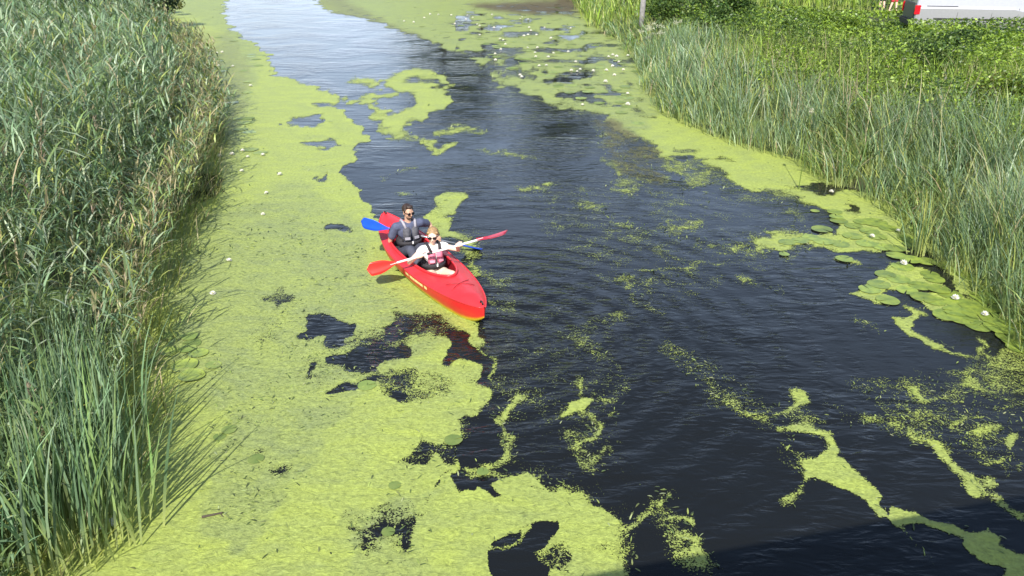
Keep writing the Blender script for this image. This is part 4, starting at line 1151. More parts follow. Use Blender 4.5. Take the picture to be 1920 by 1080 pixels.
def skull(bm, P, R, s=1.0, female=False):
    ell(bm, P(-0.012, 0, 0.025), (0.092 * s, 0.074 * s, 0.090 * s), R)
    ell(bm, P(0.022, 0, -0.030), (0.060 * s, 0.056 * s, 0.072 * s), R)
    ell(bm, P(0.052, 0, -0.082), (0.024 * s, 0.026 * s, 0.018 * s), R)
    limb(bm, [P(0.078, 0, 0.018), P(0.098, 0, -0.016)], [0.009 * s, 0.013 * s], 8)
    ell(bm, P(0.074, 0, -0.050), (0.012 * s, 0.024 * s, 0.006 * s), R, 10)
    ell(bm, P(0.073, 0, -0.062), (0.011 * s, 0.020 * s, 0.006 * s), R, 10)
    for y in (-1, 1):
        ell(bm, P(0.0, y * 0.076, -0.006), (0.018 * s, 0.008 * s, 0.030 * s), R, 10)
        ell(bm, P(0.062, y * 0.034, 0.030), (0.020 * s, 0.024 * s, 0.008 * s), R, 10)
        ell(bm, P(0.052, y * 0.036, -0.022), (0.022 * s, 0.020 * s, 0.020 * s), R, 10)

def glasses(root, P, R):
    lens = plain('dark_lens', (0.008, 0.007, 0.008), 0.08, var=0.0)
    f = bmesh.new()
    for y in (-1, 1):
        ell(f, P(0.086, y * 0.034, 0.008), (0.010, 0.030, 0.023), R, 14)
        limb(f, [P(0.080, y * 0.060, 0.016), P(0.0, y * 0.079, 0.012)], [0.0045, 0.004], 6)
    limb(f, [P(0.094, -0.012, 0.014), P(0.094, 0.012, 0.014)], [0.004, 0.004], 6)
    return bm_obj('sunglasses', f, lens, root)

skin_f = plain('skin_pale', (0.74, 0.52, 0.40), 0.5, var=0.05, scale=20)
skin_m = plain('skin_tan', (0.52, 0.31, 0.21), 0.5, var=0.06, scale=20)
M['hair_fair'] = plain('hair_fair', (0.30, 0.19, 0.085), 0.5, var=0.35, scale=60, bump=0.5)
M['hair_dark'] = plain('hair_dark', (0.035, 0.020, 0.014), 0.5, var=0.3, scale=60, bump=0.5)

# ------------------------------------------------------------------ kayak
bow_w = Vector(at(908, 586, 0.24)); stern_w = Vector(at(720, 402, 0.42))
mid = (bow_w + stern_w) / 2
dirv = Vector((bow_w.x - stern_w.x, bow_w.y - stern_w.y, 0)); KL = dirv.length; dirv.normalize()
KYAW = math.atan2(dirv.y, dirv.x)
HALF = KL / 2
kay = empty('tandem_kayak', (mid.x, mid.y, 0.0), KYAW)
kay.rotation_euler = (0.0, 0, KYAW)
tag(kay, 'red tandem kayak with a yellow bottom carrying two paddlers', 'kayak')
KM = Matrix.Translation(kay.location) @ Matrix.Rotation(KYAW, 4, 'Z'); KMI = KM.inverted()
def kloc(px, py, z): return KMI @ Vector(at(px, py, z))

def beam(t): return 0.385 * max(0.0, 1 - abs(t) ** 2.3) ** 0.8 * (1.0 - 0.10 * t) + 0.028 * (1 - abs(t) ** 8)
def sheer(t): return 0.262 + (0.04 * max(0, t) ** 2 if t > 0 else 0.20 * (-t) ** 2.6)
def keel(t):
    return -0.09 + (0.26 * max(0, t) ** 7 if t > 0 else 0.40 * (-t) ** 6)
C0, C1 = -0.74, 0.46                      # cockpit ends in t
def open_w(t):
    if t <= C0 or t >= C1: return 0.0
    c = (C0 + C1) / 2; h = (C1 - C0) / 2; q = (t - c) / h
    w = (1 - abs(q) ** 3.2) ** 0.6
    return min(0.285 * w * (1.0 - 0.05 * q), beam(t) - 0.055)
ts = sorted(set([round(-1 + 2 * i / 60, 4) for i in range(61)] + [C0 + 0.002, C0 + 0.012, C0 + 0.03, C1 - 0.002, C1 - 0.012, C1 - 0.03, -0.985, 0.985, 0.995, -0.995]))
def deck_z(t, y):
    b = max(beam(t), 1e-3)
    cr = (0.085 if t > 0 else 0.05) * min(1, (1 - abs(t)) * 4 + 0.25)
    return sheer(t) + cr * (1 - min(1, abs(y) / b) ** 2)
NH = 12
hv, hf, hc_ = [], [], []
for t in ts:
    for i in range(2 * NH + 1):
        a = (i - NH) / NH * math.pi / 2
        s_, c_ = math.sin(a), math.cos(a)
        y = beam(t) * math.copysign(abs(s_) ** 0.75, s_)
        z = keel(t) + (sheer(t) - keel(t)) * (1 - abs(c_) ** 1.15)
        hv.append((t * HALF, y, z)); rel = (z - keel(t)) / (sheer(t) - keel(t)) + 0.42 * max(0, (t - 0.45) / 0.55) ** 1.5; hc_.append((rel, rel, rel))
W_ = 2 * NH + 1
for i in range(len(ts) - 1):
    for j in range(W_ - 1):
        q = i * W_ + j; hf.append((q, q + W_, q + W_ + 1, q + 1))
hf.append(tuple(range(W_))); hf.append(tuple(reversed(range((len(ts) - 1) * W_, len(ts) * W_))))
def hull_mat():
    m, n, l, p = new_mat('kayak_plastic')
    tc = n.new("ShaderNodeTexCoord"); sx = n.new("ShaderNodeSeparateXYZ"); l.new(tc.outputs["Object"], sx.inputs[0])
    nz = n.new("ShaderNodeTexNoise"); nz.inputs["Scale"].default_value = 6; l.new(tc.outputs["Object"], nz.inputs["Vector"])
    hat = n.new("ShaderNodeAttribute"); hat.attribute_name = 'tint'
    ad = n.new("ShaderNodeMath"); ad.operation = 'MULTIPLY_ADD'; ad.inputs[1].default_value = 0.14; l.new(nz.outputs["Fac"], ad.inputs[0]); l.new(hat.outputs["Fac"], ad.inputs[2])
    r = n.new("ShaderNodeValToRGB"); l.new(ad.outputs[0], r.inputs[0])
    e = r.color_ramp.elements
    e[0].position = 0.50; e[0].color = (0.72, 0.50, 0.02, 1)
    e[1].position = 0.70; e[1].color = (0.60, 0.022, 0.022, 1)
    x = e.new(0.60); x.color = (0.66, 0.17, 0.02, 1)
    n2 = n.new("ShaderNodeTexNoise"); n2.inputs["Scale"].default_value = 3; n2.inputs["Detail"].default_value = 6
    mp = n.new("ShaderNodeMapping"); mp.inputs["Scale"].default_value = (0.6, 6, 6); l.new(tc.outputs["Object"], mp.inputs[0]); l.new(mp.outputs[0], n2.inputs["Vector"])
    rr = n.new("ShaderNodeMapRange"); rr.inputs["To Min"].default_value = 0.22; rr.inputs["To Max"].default_value = 0.5; l.new(n2.outputs["Fac"], rr.inputs["Value"])
    l.new(rr.outputs[0], p.inputs["Roughness"]); l.new(r.outputs[0], p.inputs["Base Color"])
    return m
M['kayak'] = hull_mat()
M['kdeck'] = plain('kayak_deck', (0.60, 0.028, 0.035), 0.33, var=0.10, scale=5)
M['kdark'] = plain('kayak_inside', (0.30, 0.012, 0.02), 0.5, var=0.15, scale=6)
M['black'] = plain('black_plastic', (0.015, 0.015, 0.017), 0.45, var=0.2)
M['nylon'] = plain('black_nylon', (0.022, 0.020, 0.024), 0.75, var=0.25, scale=30, bump=0.3)
mesh_obj('hull', np.array(hv), np.array([f for f in hf if len(f) == 4]), M['kayak'], kay, smooth=True, colors=np.array(hc_))
dv, df = [], []
ND = 8
for t in ts:
    for sgn in (-1, 1):
        w = open_w(t); b = beam(t)
        for i in range(ND + 1):
            y = b + (w - b) * i / ND
            dv.append((t * HALF, sgn * y, deck_z(t, y)))
R_ = 2 * (ND + 1)
for i in range(len(ts) - 1):
    for k in range(2):
        for j in range(ND):
            q = i * R_ + k * (ND + 1) + j
            df.append((q, q + 1, q + R_ + 1, q + R_) if k else (q, q + R_, q + R_ + 1, q + 1))
mesh_obj('deck', dv, df, M['kdeck'], kay, smooth=True)
# liner
lv, lf = [], []
lt = [t for t in ts if C0 < t < C1]
NL = 8
for t in lt:
    w = open_w(t); zt = deck_z(t, w); zb = max(keel(t) + 0.03, -0.06)
    for i in range(2 * NL + 1):
        a = (i - NL) / NL
        y = w * math.copysign(min(1, abs(a) * 1.5) ** 0.6, a) * (1.0 if abs(a) > .66 else 1)
        z = zt if abs(a) == 1 else zb + (zt - zb) * max(0, (abs(a) - 0.66) / 0.34) ** 0.8
        lv.append((t * HALF, y, z))
Wl = 2 * NL + 1
for i in range(len(lt) - 1):
    for j in range(Wl - 1):
        q = i * Wl + j; lf.append((q, q + 1, q + Wl + 1, q + Wl))
lf.append(tuple(range(Wl))); lf.append(tuple(reversed(range((len(lt) - 1) * Wl, len(lt) * Wl))))
mesh_obj('cockpit_liner', lv, lf, M['kdark'], kay, smooth=False)
def tube(name, pts, r, mat, parent, closed=False, seg=8):
    vs, fs = [], []; n = len(pts); pts = [Vector(p) for p in pts]
    for i, p in enumerate(pts):
        d = (pts[(i + 1) % n] - pts[i - 1]) if closed else (pts[min(i + 1, n - 1)] - pts[max(i - 1, 0)])
        d.normalize(); x = d.cross(Vector((0, 0, 1)));
        if x.length < 1e-4: x = Vector((1, 0, 0))
        x.normalize(); y = x.cross(d)
        rr = r if not callable(r) else r(i / (n - 1))
        for k in range(seg):
            a = 2 * math.pi * k / seg
            vs.append(p + x * rr * math.cos(a) + y * rr * math.sin(a))
    for i in range(n if closed else n - 1):
        for k in range(seg):
            a, b = i * seg, ((i + 1) % n) * seg
            fs.append((a + k, a + (k + 1) % seg, b + (k + 1) % seg, b + k))
    if not closed:
        fs.append(tuple(reversed(range(seg)))); fs.append(tuple(range((n - 1) * seg, n * seg)))
    return mesh_obj(name, vs, fs, mat, parent, smooth=True)
rim = [(t * HALF, open_w(t), deck_z(t, open_w(t)) + 0.012) for t in lt] + [(t * HALF, -open_w(t), deck_z(t, open_w(t)) + 0.012) for t in reversed(lt)]
tube('coaming', rim, 0.019, M['kdeck'], kay, closed=True)
tube('rub_rail', [(t * HALF, -beam(t) - 0.004, sheer(t)) for t in ts[2:-2]], 0.009, M['kdeck'], kay)
tube('rub_rail', [(t * HALF, beam(t) + 0.004, sheer(t)) for t in ts[2:-2]], 0.009, M['kdeck'], kay)
# end toggles and deck cord
for t in (0.965, -0.955):
    tube('carry_handle', [(t * HALF - 0.05, 0, deck_z(t, 0) + 0.0), (t * HALF - 0.03, 0, deck_z(t, 0) + 0.035), (t * HALF + 0.01, 0, deck_z(t, 0) + 0.035), (t * HALF + 0.02, 0, deck_z(t, 0) - 0.002)], 0.011, M['black'], kay)
for (t0, t1) in ((0.56, 0.66), (0.66, 0.56)):
    tube('deck_cord', [((t0 + (t1 - t0) * k / 6) * HALF, (-1 + 2 * k / 6) * 0.17, deck_z(t0 + (t1 - t0) * k / 6, (-1 + 2 * k / 6) * 0.17) + 0.008) for k in range(7)], 0.0045, M['kdark'], kay, seg=6)
# decals: pale strip of lettering high on the hull sides
dec = plain('decal_cream', (0.85, 0.66, 0.30), 0.4, var=0.25, scale=25)
for sgn in (-1, 1):
    for a0, a1 in ((0.06, 0.12), (0.14, 0.36), (0.38, 0.42)):
        vs, fs = [], []
        n_ = 10
        for i in range(n_ + 1):
            t = a0 + (a1 - a0) * i / n_
            y0 = beam(t) + 0.004
            for fz in (0.30, 0.62):
                a = math.acos(max(0, (1 - (1 - fz * 0.42))) ** (1 / 1.15)) if False else None
                zf = sheer(t) + 0.012 - 0.14 * fz
                c_ = (1 - (zf - keel(t)) / (sheer(t) - keel(t))) ** (1 / 1.15)
                s_ = math.sqrt(max(0, 1 - c_ * c_))
                vs.append((t * HALF, sgn * (beam(t) * s_ ** 0.75 + 0.004), zf))
        for i in range(n_):
            q = 2 * i; fs.append((q, q + 1, q + 3, q + 2))
        mesh_obj('hull_decal', vs, fs, dec, kay)
# seats
def seat(xc, label=None):
    bm = bmesh.new()
    ell(bm, (xc, 0, 0.03), (0.20, 0.20, 0.045))
    back = Matrix.Rotation(math.radians(-14), 3, 'Y')
    ell(bm, (xc - 0.22, 0, 0.19), (0.035, 0.19, 0.15), back)
    return melded('seat', bm, M['nylon'], kay, 0.015, 3)
XW = KMI @ Vector(at(820, 505, 0.2)); XM = KMI @ Vector(at(768, 466, 0.2))
xw, xm = XW.x, XM.x
seat(xw); seat(xm)

# ------------------------------------------------------------------ paddles
def paddle(pA, pB, colA, colB, shaftmats, label, rollA, rollB, sA=1.0, sB=1.0):
    """blades at both ends of a shaft; pA, pB are world points of the blade tips"""
    pA, pB = Vector(pA), Vector(pB)
    root = empty('paddle', (pA + pB) / 2)
    d = (pB - pA); L = d.length
    q = d.to_track_quat('X', 'Z'); root.rotation_mode = 'QUATERNION'; root.rotation_quaternion = q
    root_m = Matrix.Translation((pA + pB) / 2) @ q.to_matrix().to_4x4()
    h = L / 2
    cut = -0.10
    tube('shaft', [(-h + 0.36, 0, 0), (cut, 0, 0)], 0.0155, shaftmats[0], root, seg=12)
    tube('shaft', [(cut, 0, 0), (h - 0.36, 0, 0)], 0.0156, shaftmats[1], root, seg=12)
    tube('ferrule', [(cut - 0.04, 0, 0), (cut + 0.04, 0, 0)], 0.019, M['black'], root, seg=12)
    for sgn, col, roll in ((-1, colA, rollA), (1, colB, rollB)):
        vs, fs = [], []
        ns, nw = 16, 6
        for side in (0, 1):
            for i in range(ns + 1):
                s_ = i / ns
                x = h - 0.46 + 0.46 * s_
                w = 0.095 * (math.sin(min(1, s_ * 1.5) * math.pi / 2) ** 1.3) * (1 - max(0, (s_ - 0.90) / 0.1) ** 2 * 0.45) + 0.014
                off = 0.012 * s_
                for j in range(nw + 1):
                    y = (j / nw * 2 - 1)
                    zc = 0.035 * (s_ - 0.3) ** 2 - 0.02 * y * y * s_ + 0.014 * max(0, 1 - abs(y) * 4) * (1 - s_)
                    th = (0.004 + 0.010 * max(0, 1 - s_ * 2.2) * (1 - abs(y))) * (1 if side else -1)
                    vs.append((sgn * (x - 0.03 * abs(y) * s_ ** 4), y * w + off, zc + th))
        K = (ns + 1) * (nw + 1)
        for side in (0, 1):
            for i in range(ns):
                for j in range(nw):
                    a = side * K + i * (nw + 1) + j
                    fc = (a, a + 1, a + nw + 2, a + nw + 1)
                    fs.append(fc if side else tuple(reversed(fc)))
        ring = [i * (nw + 1) for i in range(ns + 1)] + [ns * (nw + 1) + j for j in range(1, nw + 1)] + [i * (nw + 1) + nw for i in range(ns - 1, -1, -1)] + [j for j in range(nw - 1, 0, -1)]
        for a, b in zip(ring, ring[1:] + ring[:1]): fs.append((a, b, b + K, a + K))
        o = mesh_obj('blade', vs, fs, col, root, smooth=True)
        o.rotation_euler.x = roll
    tag(root, label, 'paddle')
    return root, root_m, pA, pB
blue = plain('blade_blue', (0.015, 0.085, 0.62), 0.3, var=0.08)
red = plain('blade_red', (0.72, 0.025, 0.015), 0.3, var=0.08)
mag = plain('blade_red_back', (0.52, 0.02, 0.05), 0.3, var=0.08)
white_s = plain('shaft_white', (0.78, 0.77, 0.76), 0.3, var=0.04)
grey_s = plain('shaft_grey', (0.30, 0.31, 0.34), 0.3, metal=0.5, var=0.06)
wA, wB = Vector(at(689, 508, 0.30)), Vector(at(952, 434, 0.93))
mA, mB = Vector(at(676, 417, 0.72)), Vector(at(905, 468, 0.02))
# world normals decide how each blade faces
paddle(wA, wB, red, mag, (white_s, white_s), 'white shafted paddle with red blades held by the woman in front', 0.75, -0.15)
paddle(mA, mB, blue, blue, (M['black'], grey_s), 'dark shafted paddle with a blue blade held by the man behind', 0.55, -0.35)

# ------------------------------------------------------------------ paddlers
def on_line(a, b, px):
    """point of the segment a-b that shows at picture column px"""
    best = min((abs(float(to_px(*(a.lerp(b, k / 400)))[0]) - px), k) for k in range(401))
    return a.lerp(b, best[1] / 400)

def paddler(xc, female, gripR, gripL, axis, skin, hair, label, yaw, pitch, clothes):
    root = empty('person', KM @ Vector((xc, 0, 0.075)), KYAW)
    RM = Matrix.Translation(KM @ Vector((xc, 0, 0.075))) @ Matrix.Rotation(KYAW, 4, 'Z'); RI = RM.inverted()
    gR, gL = RI @ gripR, RI @ gripL
    ax = (RI.to_3x3() @ axis).normalized()
    k = 0.95 if female else 1.04
    S = lambda *p: Vector(p) * k
    sw = 0.165 if female else 0.195
    lean = 0.02
    hip, waist, chest, neck = S(0, 0, 0.10), S(-0.03, 0, 0.26), S(-0.03 + lean, 0, 0.42), S(-0.02 + lean, 0, 0.56)
    hc = S(0.01 + lean, 0, 0.715)
    R, P = add_head(root, None, hc, yaw, pitch, female)
    shR, shL = S(-0.02 + lean, -sw, 0.51), S(-0.02 + lean, sw, 0.51)
    ua, fa = 0.285 * k, 0.25 * k
    def arm(sh, g, sy):
        w = g + (sh - g).normalized() * 0.075 + Vector((-0.01, 0, 0.0))
        e = elbow(sh, w, ua, fa, Vector((-0.2, sy * 0.8, -0.7)))
        return w, e
    wR, eR = arm(shR, gR, -1); wL, eL = arm(shL, gL, 1)
    b = bmesh.new()
    ell(b, hip, (0.13 * k, 0.165 * k, 0.11 * k))
    ell(b, waist, (0.098 * k, 0.130 * k, 0.15 * k))
    ell(b, chest, (0.108 * k, (0.145 if female else 0.165) * k, 0.15 * k))
    limb(b, [shR, S(-0.03 + lean, 0, 0.50), shL], [0.052 * k, 0.075 * k, 0.052 * k])
    limb(b, [S(-0.03 + lean, 0, 0.50), neck, hc + Vector((-0.02, 0, -0.03))], [0.065 * k, 0.048 * k, 0.05 * k])
    skull(b, P, R)
    for sh, e, w, g, sy in ((shR, eR, wR, gR, -1), (shL, eL, wL, gL, 1)):
        limb(b, [sh, sh.lerp(e, 0.5), e, e.lerp(w, 0.4), w], [0.048 * k, 0.043 * k, 0.034 * k, 0.035 * k, 0.023 * k])
        hand(b, w, g, ax, sy)
    kz = 0.27 if not female else 0.20
    legs = []
    for sy in (-1, 1):
        h_, kn, an = S(0.03, sy * 0.085, 0.08), S(0.42, sy * 0.135, kz), S(0.76, sy * 0.11, 0.03)
        legs.append((h_, kn, an))
        limb(b, [h_, h_.lerp(kn, 0.5), kn, kn.lerp(an, 0.35), an], [0.090 * k, 0.076 * k, 0.055 * k, 0.052 * k, 0.036 * k])
        limb(b, [an, an + S(0.035, 0, 0.10), an + S(0.06, 0, 0.18)], [0.036 * k, 0.036 * k, 0.026 * k])
    melded('body', b, skin, root, 0.0065, 3)
    # hair
    hb = bmesh.new()
    if female:
        ell(hb, P(-0.026, 0, 0.042), (0.096, 0.083, 0.088), R)
        ell(hb, P(-0.118, 0, 0.030), (0.036, 0.036, 0.034), R)
        limb(hb, [P(-0.130, 0, 0.02), P(-0.150, 0, -0.06), P(-0.135, 0.01, -0.14)], [0.028, 0.026, 0.012])
        for y in (-1, 1): limb(hb, [P(0.030, y * 0.066, 0.07), P(0.0, y * 0.080, 0.03), P(-0.04, y * 0.078, -0.01)], [0.016, 0.014, 0.014])
    else:
        ell(hb, P(-0.030, 0, 0.045), (0.092, 0.080, 0.085), R)
        ell(hb, P(0.030, 0, 0.108), (0.050, 0.056, 0.024), R)
        for y in (-1, 1): limb(hb, [P(0.012, y * 0.072, 0.05), P(0.010, y * 0.076, 0.0)], [0.013, 0.008])
        for j in range(9):
            a = (j - 4) / 4 * 0.9
            limb(hb, [P(0.062 * math.cos(a) - 0.012, 0.062 * math.sin(a), 0.100), P(0.075 * math.cos(a) - 0.01, 0.055 * math.sin(a), 0.128)], [0.014, 0.006], 6)
    hairo = melded('hair', hb, hair, root, 0.007, 2)
    if not female:
        bb = bmesh.new()
        ell(bb, P(0.040, 0, -0.070), (0.040, 0.052, 0.036), R)
        ell(bb, P(0.079, 0, -0.040), (0.008, 0.022, 0.006), R, 10)
        melded('beard', bb, plain('stubble', (0.10, 0.055, 0.035), 0.7, var=0.3, scale=80), root, 0.006, 2)
    glasses(root, P, R)
    # shirt
    t_ = bmesh.new(); g_ = 0.012
    ell(t_, waist, (0.098 * k + g_, 0.130 * k + g_, 0.16 * k)); ell(t_, chest, (0.108 * k + g_, (0.145 if female else 0.165) * k + g_, 0.135 * k + g_))
    limb(t_, [shR, S(-0.03 + lean, 0, 0.49), shL], [0.052 * k + g_, 0.078 * k + g_ * 0.5, 0.052 * k + g_])
    ext = 0.18 if female else 0.62
    for sh, e in ((shR, eR), (shL, eL)):
        limb(t_, [sh, sh.lerp(e, ext)], [0.052 * k + g_, (0.050 if female else 0.053) * k + g_])
    melded('shirt', t_, clothes['shirt'], root, 0.009, 3)
    # lower garment
    s2 = bmesh.new()
    ell(s2, hip, (0.145 * k, 0.18 * k, 0.12 * k))
    for h_, kn, an in legs:
        if female: limb(s2, [h_, h_.lerp(kn, 0.35)], [0.104 * k, 0.094 * k])
        else: limb(s2, [h_, h_.lerp(kn, 0.5), kn, kn.lerp(an, 0.85)], [0.104 * k, 0.092 * k, 0.072 * k, 0.055 * k])
    melded('shorts' if female else 'trousers', s2, clothes['lower'], root, 0.010, 4)
    # buoyancy vest: back, two front panels, belt, straps, buckle
    v = bmesh.new()
    ell(v, S(-0.085 + lean, 0, 0.38), (0.075 * k, 0.165 * k, 0.16 * k))
    for sy in (-1, 1):
        limb(v, [S(-0.05, sy * 0.135, 0.28), S(0.02, sy * 0.130, 0.27)], [0.055 * k, 0.05 * k])
    vest = melded('life_vest', v, clothes['side'], root, 0.010, 3)
    for sy in (-1, 1):
        pn = bmesh.new()
        bmesh.ops.create_cube(pn, size=1.0, matrix=Matrix.Translation(S(0.115, sy * 0.068, 0.395)) @ Matrix.Rotation(sy * 0.28, 4, 'Z') @ Matrix.Rotation(-0.12, 4, 'Y') @ Matrix.Diagonal((0.055, 0.115 * k, 0.22 * k, 1)))
        bmesh.ops.bevel(pn, geom=list(pn.edges), offset=0.02, segments=3, affect='EDGES')
        po = bm_obj('chest_panel', pn, clothes['panel'], vest)
        pk = bmesh.new()
        bmesh.ops.create_cube(pk, size=1.0, matrix=Matrix.Translation(S(0.148, sy * 0.073, 0.345)) @ Matrix.Rotation(sy * 0.28, 4, 'Z') @ Matrix.Rotation(-0.12, 4, 'Y') @ Matrix.Diagonal((0.012, 0.078 * k, 0.040 * k, 1)))
        bm_obj('pocket_flap', pk, clothes['flap'], vest, smooth=False)
        sb = [S(0.105, sy * 0.075, 0.49), S(0.045, sy * 0.095, 0.575), S(-0.03, sy * 0.095, 0.588), S(-0.12, sy * 0.085, 0.50)]
        tube('shoulder_strap', sb, 0.022, clothes['strap'], vest, seg=8)
    belt = []
    for j in range(28):
        a = 2 * math.pi * j / 28
        belt.append(S(0.005 + 0.148 * math.cos(a), 0.182 * math.sin(a), 0.255))
    bvs, bfs = [], []
    for j, p in enumerate(belt):
        bvs += [p + Vector((0, 0, 0.036)), p - Vector((0, 0, 0.036))]
    for j in range(28):
        a, c = 2 * j, 2 * ((j + 1) % 28); bfs.append((a, a + 1, c + 1, c))
    bo = mesh_obj('waist_belt', bvs, bfs, M['nylon'], vest, smooth=True)
    so = bo.modifiers.new('thick', 'SOLIDIFY'); so.thickness = 0.012; so.offset = 1
    bk = bmesh.new()
    bmesh.ops.create_cube(bk, size=1.0, matrix=Matrix.Translation(S(0.168, 0.0, 0.275)) @ Matrix.Diagonal((0.014, 0.022, 0.045, 1)))
    bmesh.ops.bevel(bk, geom=list(bk.edges), offset=0.004, segments=2, affect='EDGES')
    bm_obj('buckle', bk, white_s, vest, smooth=False)
    for sy in (-1, 1):
        sh_ = bmesh.new(); an = legs[0 if sy < 0 else 1][2]
        limb(sh_, [an + S(-0.02, 0, 0.0), an + S(0.03, 0, 0.10), an + S(0.062, 0, 0.20)], [0.046, 0.044, 0.034])
        melded('shoe', sh_, clothes['shoe'], root, 0.01, 3)
    return tag(root, label, 'person')

cloth_white = plain('cloth_white', (0.78, 0.74, 0.74), 0.8, var=0.05, scale=18, bump=0.3)
cloth_blue = plain('cloth_slate', (0.075, 0.088, 0.15), 0.85, var=0.2, scale=18, bump=0.4)
pinkm = plain('vest_pink', (0.62, 0.16, 0.24), 0.7, var=0.15, scale=25, bump=0.3)
pinkl = plain('vest_pink_light', (0.72, 0.30, 0.38), 0.7, var=0.1)
greyv = plain('vest_grey', (0.075, 0.075, 0.09), 0.75, var=0.25, scale=25, bump=0.3)
greyl = plain('vest_grey_light', (0.30, 0.29, 0.33), 0.75, var=0.15, scale=25)
dark_t = plain('trousers_dark', (0.055, 0.060, 0.085), 0.85, var=0.25, scale=14, bump=0.4)
tan_s = plain('shorts_sand', (0.62, 0.50, 0.38), 0.85, var=0.12, scale=14, bump=0.3)
wR_, wL_ = on_line(wA, wB, 787), on_line(wA, wB, 862)
paddler(xw, True, wR_, wL_, wB - wA, skin_f, M['hair_fair'], 'fair haired woman in sunglasses and pink life vest paddling in the front seat', -0.50, 0.22,
        dict(shirt=cloth_white, lower=tan_s, panel=pinkm, side=M['nylon'], flap=pinkl, strap=M['nylon'], shoe=M['black']))
mR_, mL_ = on_line(mA, mB, 750), on_line(mA, mB, 822)
paddler(xm, False, mR_, mL_, mB - mA, skin_m, M['hair_dark'], 'dark haired bearded man in sunglasses and dark life vest paddling in the rear seat', 0.22, 0.20,
        dict(shirt=cloth_blue, lower=dark_t, panel=greyv, side=M['nylon'], flap=greyl, strap=greyl, shoe=M['black']))

# ------------------------------------------------------------------ van, far figures, footbridge
def van():
    z0 = 0.92
    rear = at(1716, 28, 1.62)
    yaw = math.radians(-11)
    root = empty('parked_van', (rear[0], rear[1] + 0.0, z0 - 0.03), yaw)
    L, Wd, Hh = 5.0, 1.9, 1.95
    paint = plain('van_silver', (0.40, 0.40, 0.42), 0.28, metal=0.35, var=0.03, coat=0.6)
    glass = plain('van_glass', (0.015, 0.018, 0.02), 0.05, var=0.0)
    rub = plain('van_trim', (0.03, 0.03, 0.032), 0.6)
    lamp = plain('van_lamp', (0.55, 0.008, 0.02), 0.12, var=0.15, scale=20, coat=0.5)
    # side profile swept across with rounded shoulders: stations of (inset, z)
    prof = [(0.06, 0.30), (0.01, 0.42), (0.0, 0.70), (-0.012, 0.98), (0.006, 1.04), (0.02, 1.10), (0.07, 1.45), (0.13, 1.80), (0.22, 1.92), (0.45, 1.97)]
    xs_ = [0.0, 0.03, 0.12, 0.9, 1.8, 2.7, 3.6, 4.1, 4.45, 4.8, 4.97, 5.0]
    def topz(x): return 1.0 if x < 3.7 else max(0.52, 1.0 - (x - 3.7) * 0.42) if x < 4.75 else 0.48
    vs, fs = [], []
    for x in xs_:
        s_ = topz(x)
        ends = 0.06 if x in (0.0, 5.0) else (0.02 if x in (0.03, 4.97) else 0)
        row = []
        for side in (0, 1):
            for ins, z in (prof if side == 0 else reversed(prof)):
                y = (ins + ends) if side == 0 else Wd - ins - ends
                zz = 0.30 + (z - 0.30) * s_
                xx = x + (0.10 * max(0, (z - 1.04)) if x < 0.1 else 0)
                row.append((xx, y, zz))
        vs += row
    Wn = 2 * len(prof)
    for i in range(len(xs_) - 1):
        for j in range(Wn):
            a = i * Wn + j; b_ = i * Wn + (j + 1) % Wn
            fs.append((a, b_, b_ + Wn, a + Wn))
    fs.append(tuple(reversed(range(Wn)))); fs.append(tuple(range((len(xs_) - 1) * Wn, len(xs_) * Wn)))
    mesh_obj('body', vs, fs, paint, root)
    def box(name, c, s, mat, bev=0.01, parent=root):
        bm = bmesh.new(); bmesh.ops.create_cube(bm, size=1.0, matrix=Matrix.Translation(c) @ Matrix.Diagonal((*s, 1)))
        bmesh.ops.bevel(bm, geom=list(bm.edges), offset=bev, segments=2, affect='EDGES')
        return bm_obj(name, bm, mat, parent, smooth=False)
    box('tail_lamp', (0.06, 0.035, 0.92), (0.22, 0.10, 0.36), lamp, 0.02)
    box('tail_lamp', (0.075, Wd - 0.035, 0.92), (0.26, 0.10, 0.40), lamp, 0.02)
    box('bumper', (0.0, Wd / 2, 0.42), (0.22, Wd - 0.08, 0.24), rub, 0.04)
    box('tailgate', (-0.005, Wd / 2, 0.86), (0.05, Wd - 0.36, 0.60), plain('tailgate_dark', (0.09, 0.09, 0.095), 0.4), 0.02)
    g_ = box('rear_window', (0.055, Wd / 2, 1.45), (0.05, Wd - 0.45, 0.55), glass, 0.02); g_.rotation_euler.y = 0
    for x0, x1 in ((0.35, 1.5), (1.6, 2.75), (2.85, 3.65)):
        box('side_window', ((x0 + x1) / 2, 0.085, 1.48), (x1 - x0, 0.03, 0.44), glass, 0.01)
    for x in (1.55, 2.80, 3.75):
        box('door_seam', (x, -0.001, 0.72), (0.012, 0.012, 0.62), rub, 0.002)
    box('slide_rail', (0.95, 0.004, 1.075), (1.15, 0.02, 0.025), rub, 0.004)
    box('side_moulding', (2.3, -0.008, 0.60), (3.2, 0.02, 0.06), rub, 0.006)
    for x in (0.95, 4.05):
        for y in (0.12, Wd - 0.12):
            bm = bmesh.new()
            bmesh.ops.create_cone(bm, cap_ends=True, segments=24, radius1=0.33, radius2=0.33, depth=0.22, matrix=Matrix.Translation((x, y, 0.33)) @ Matrix.Rotation(math.pi / 2, 4, 'X'))
            w = bm_obj('wheel', bm, rub, root, smooth=False)
            bm = bmesh.new()
            bmesh.ops.create_cone(bm, cap_ends=True, segments=16, radius1=0.20, radius2=0.20, depth=0.24, matrix=Matrix.Translation((x, y, 0.33)) @ Matrix.Rotation(math.pi / 2, 4, 'X'))
            bm_obj('rim', bm, paint, w, smooth=False)
    tag(root, 'silver white van with red tail lamp parked above the right bank', 'van')
van()

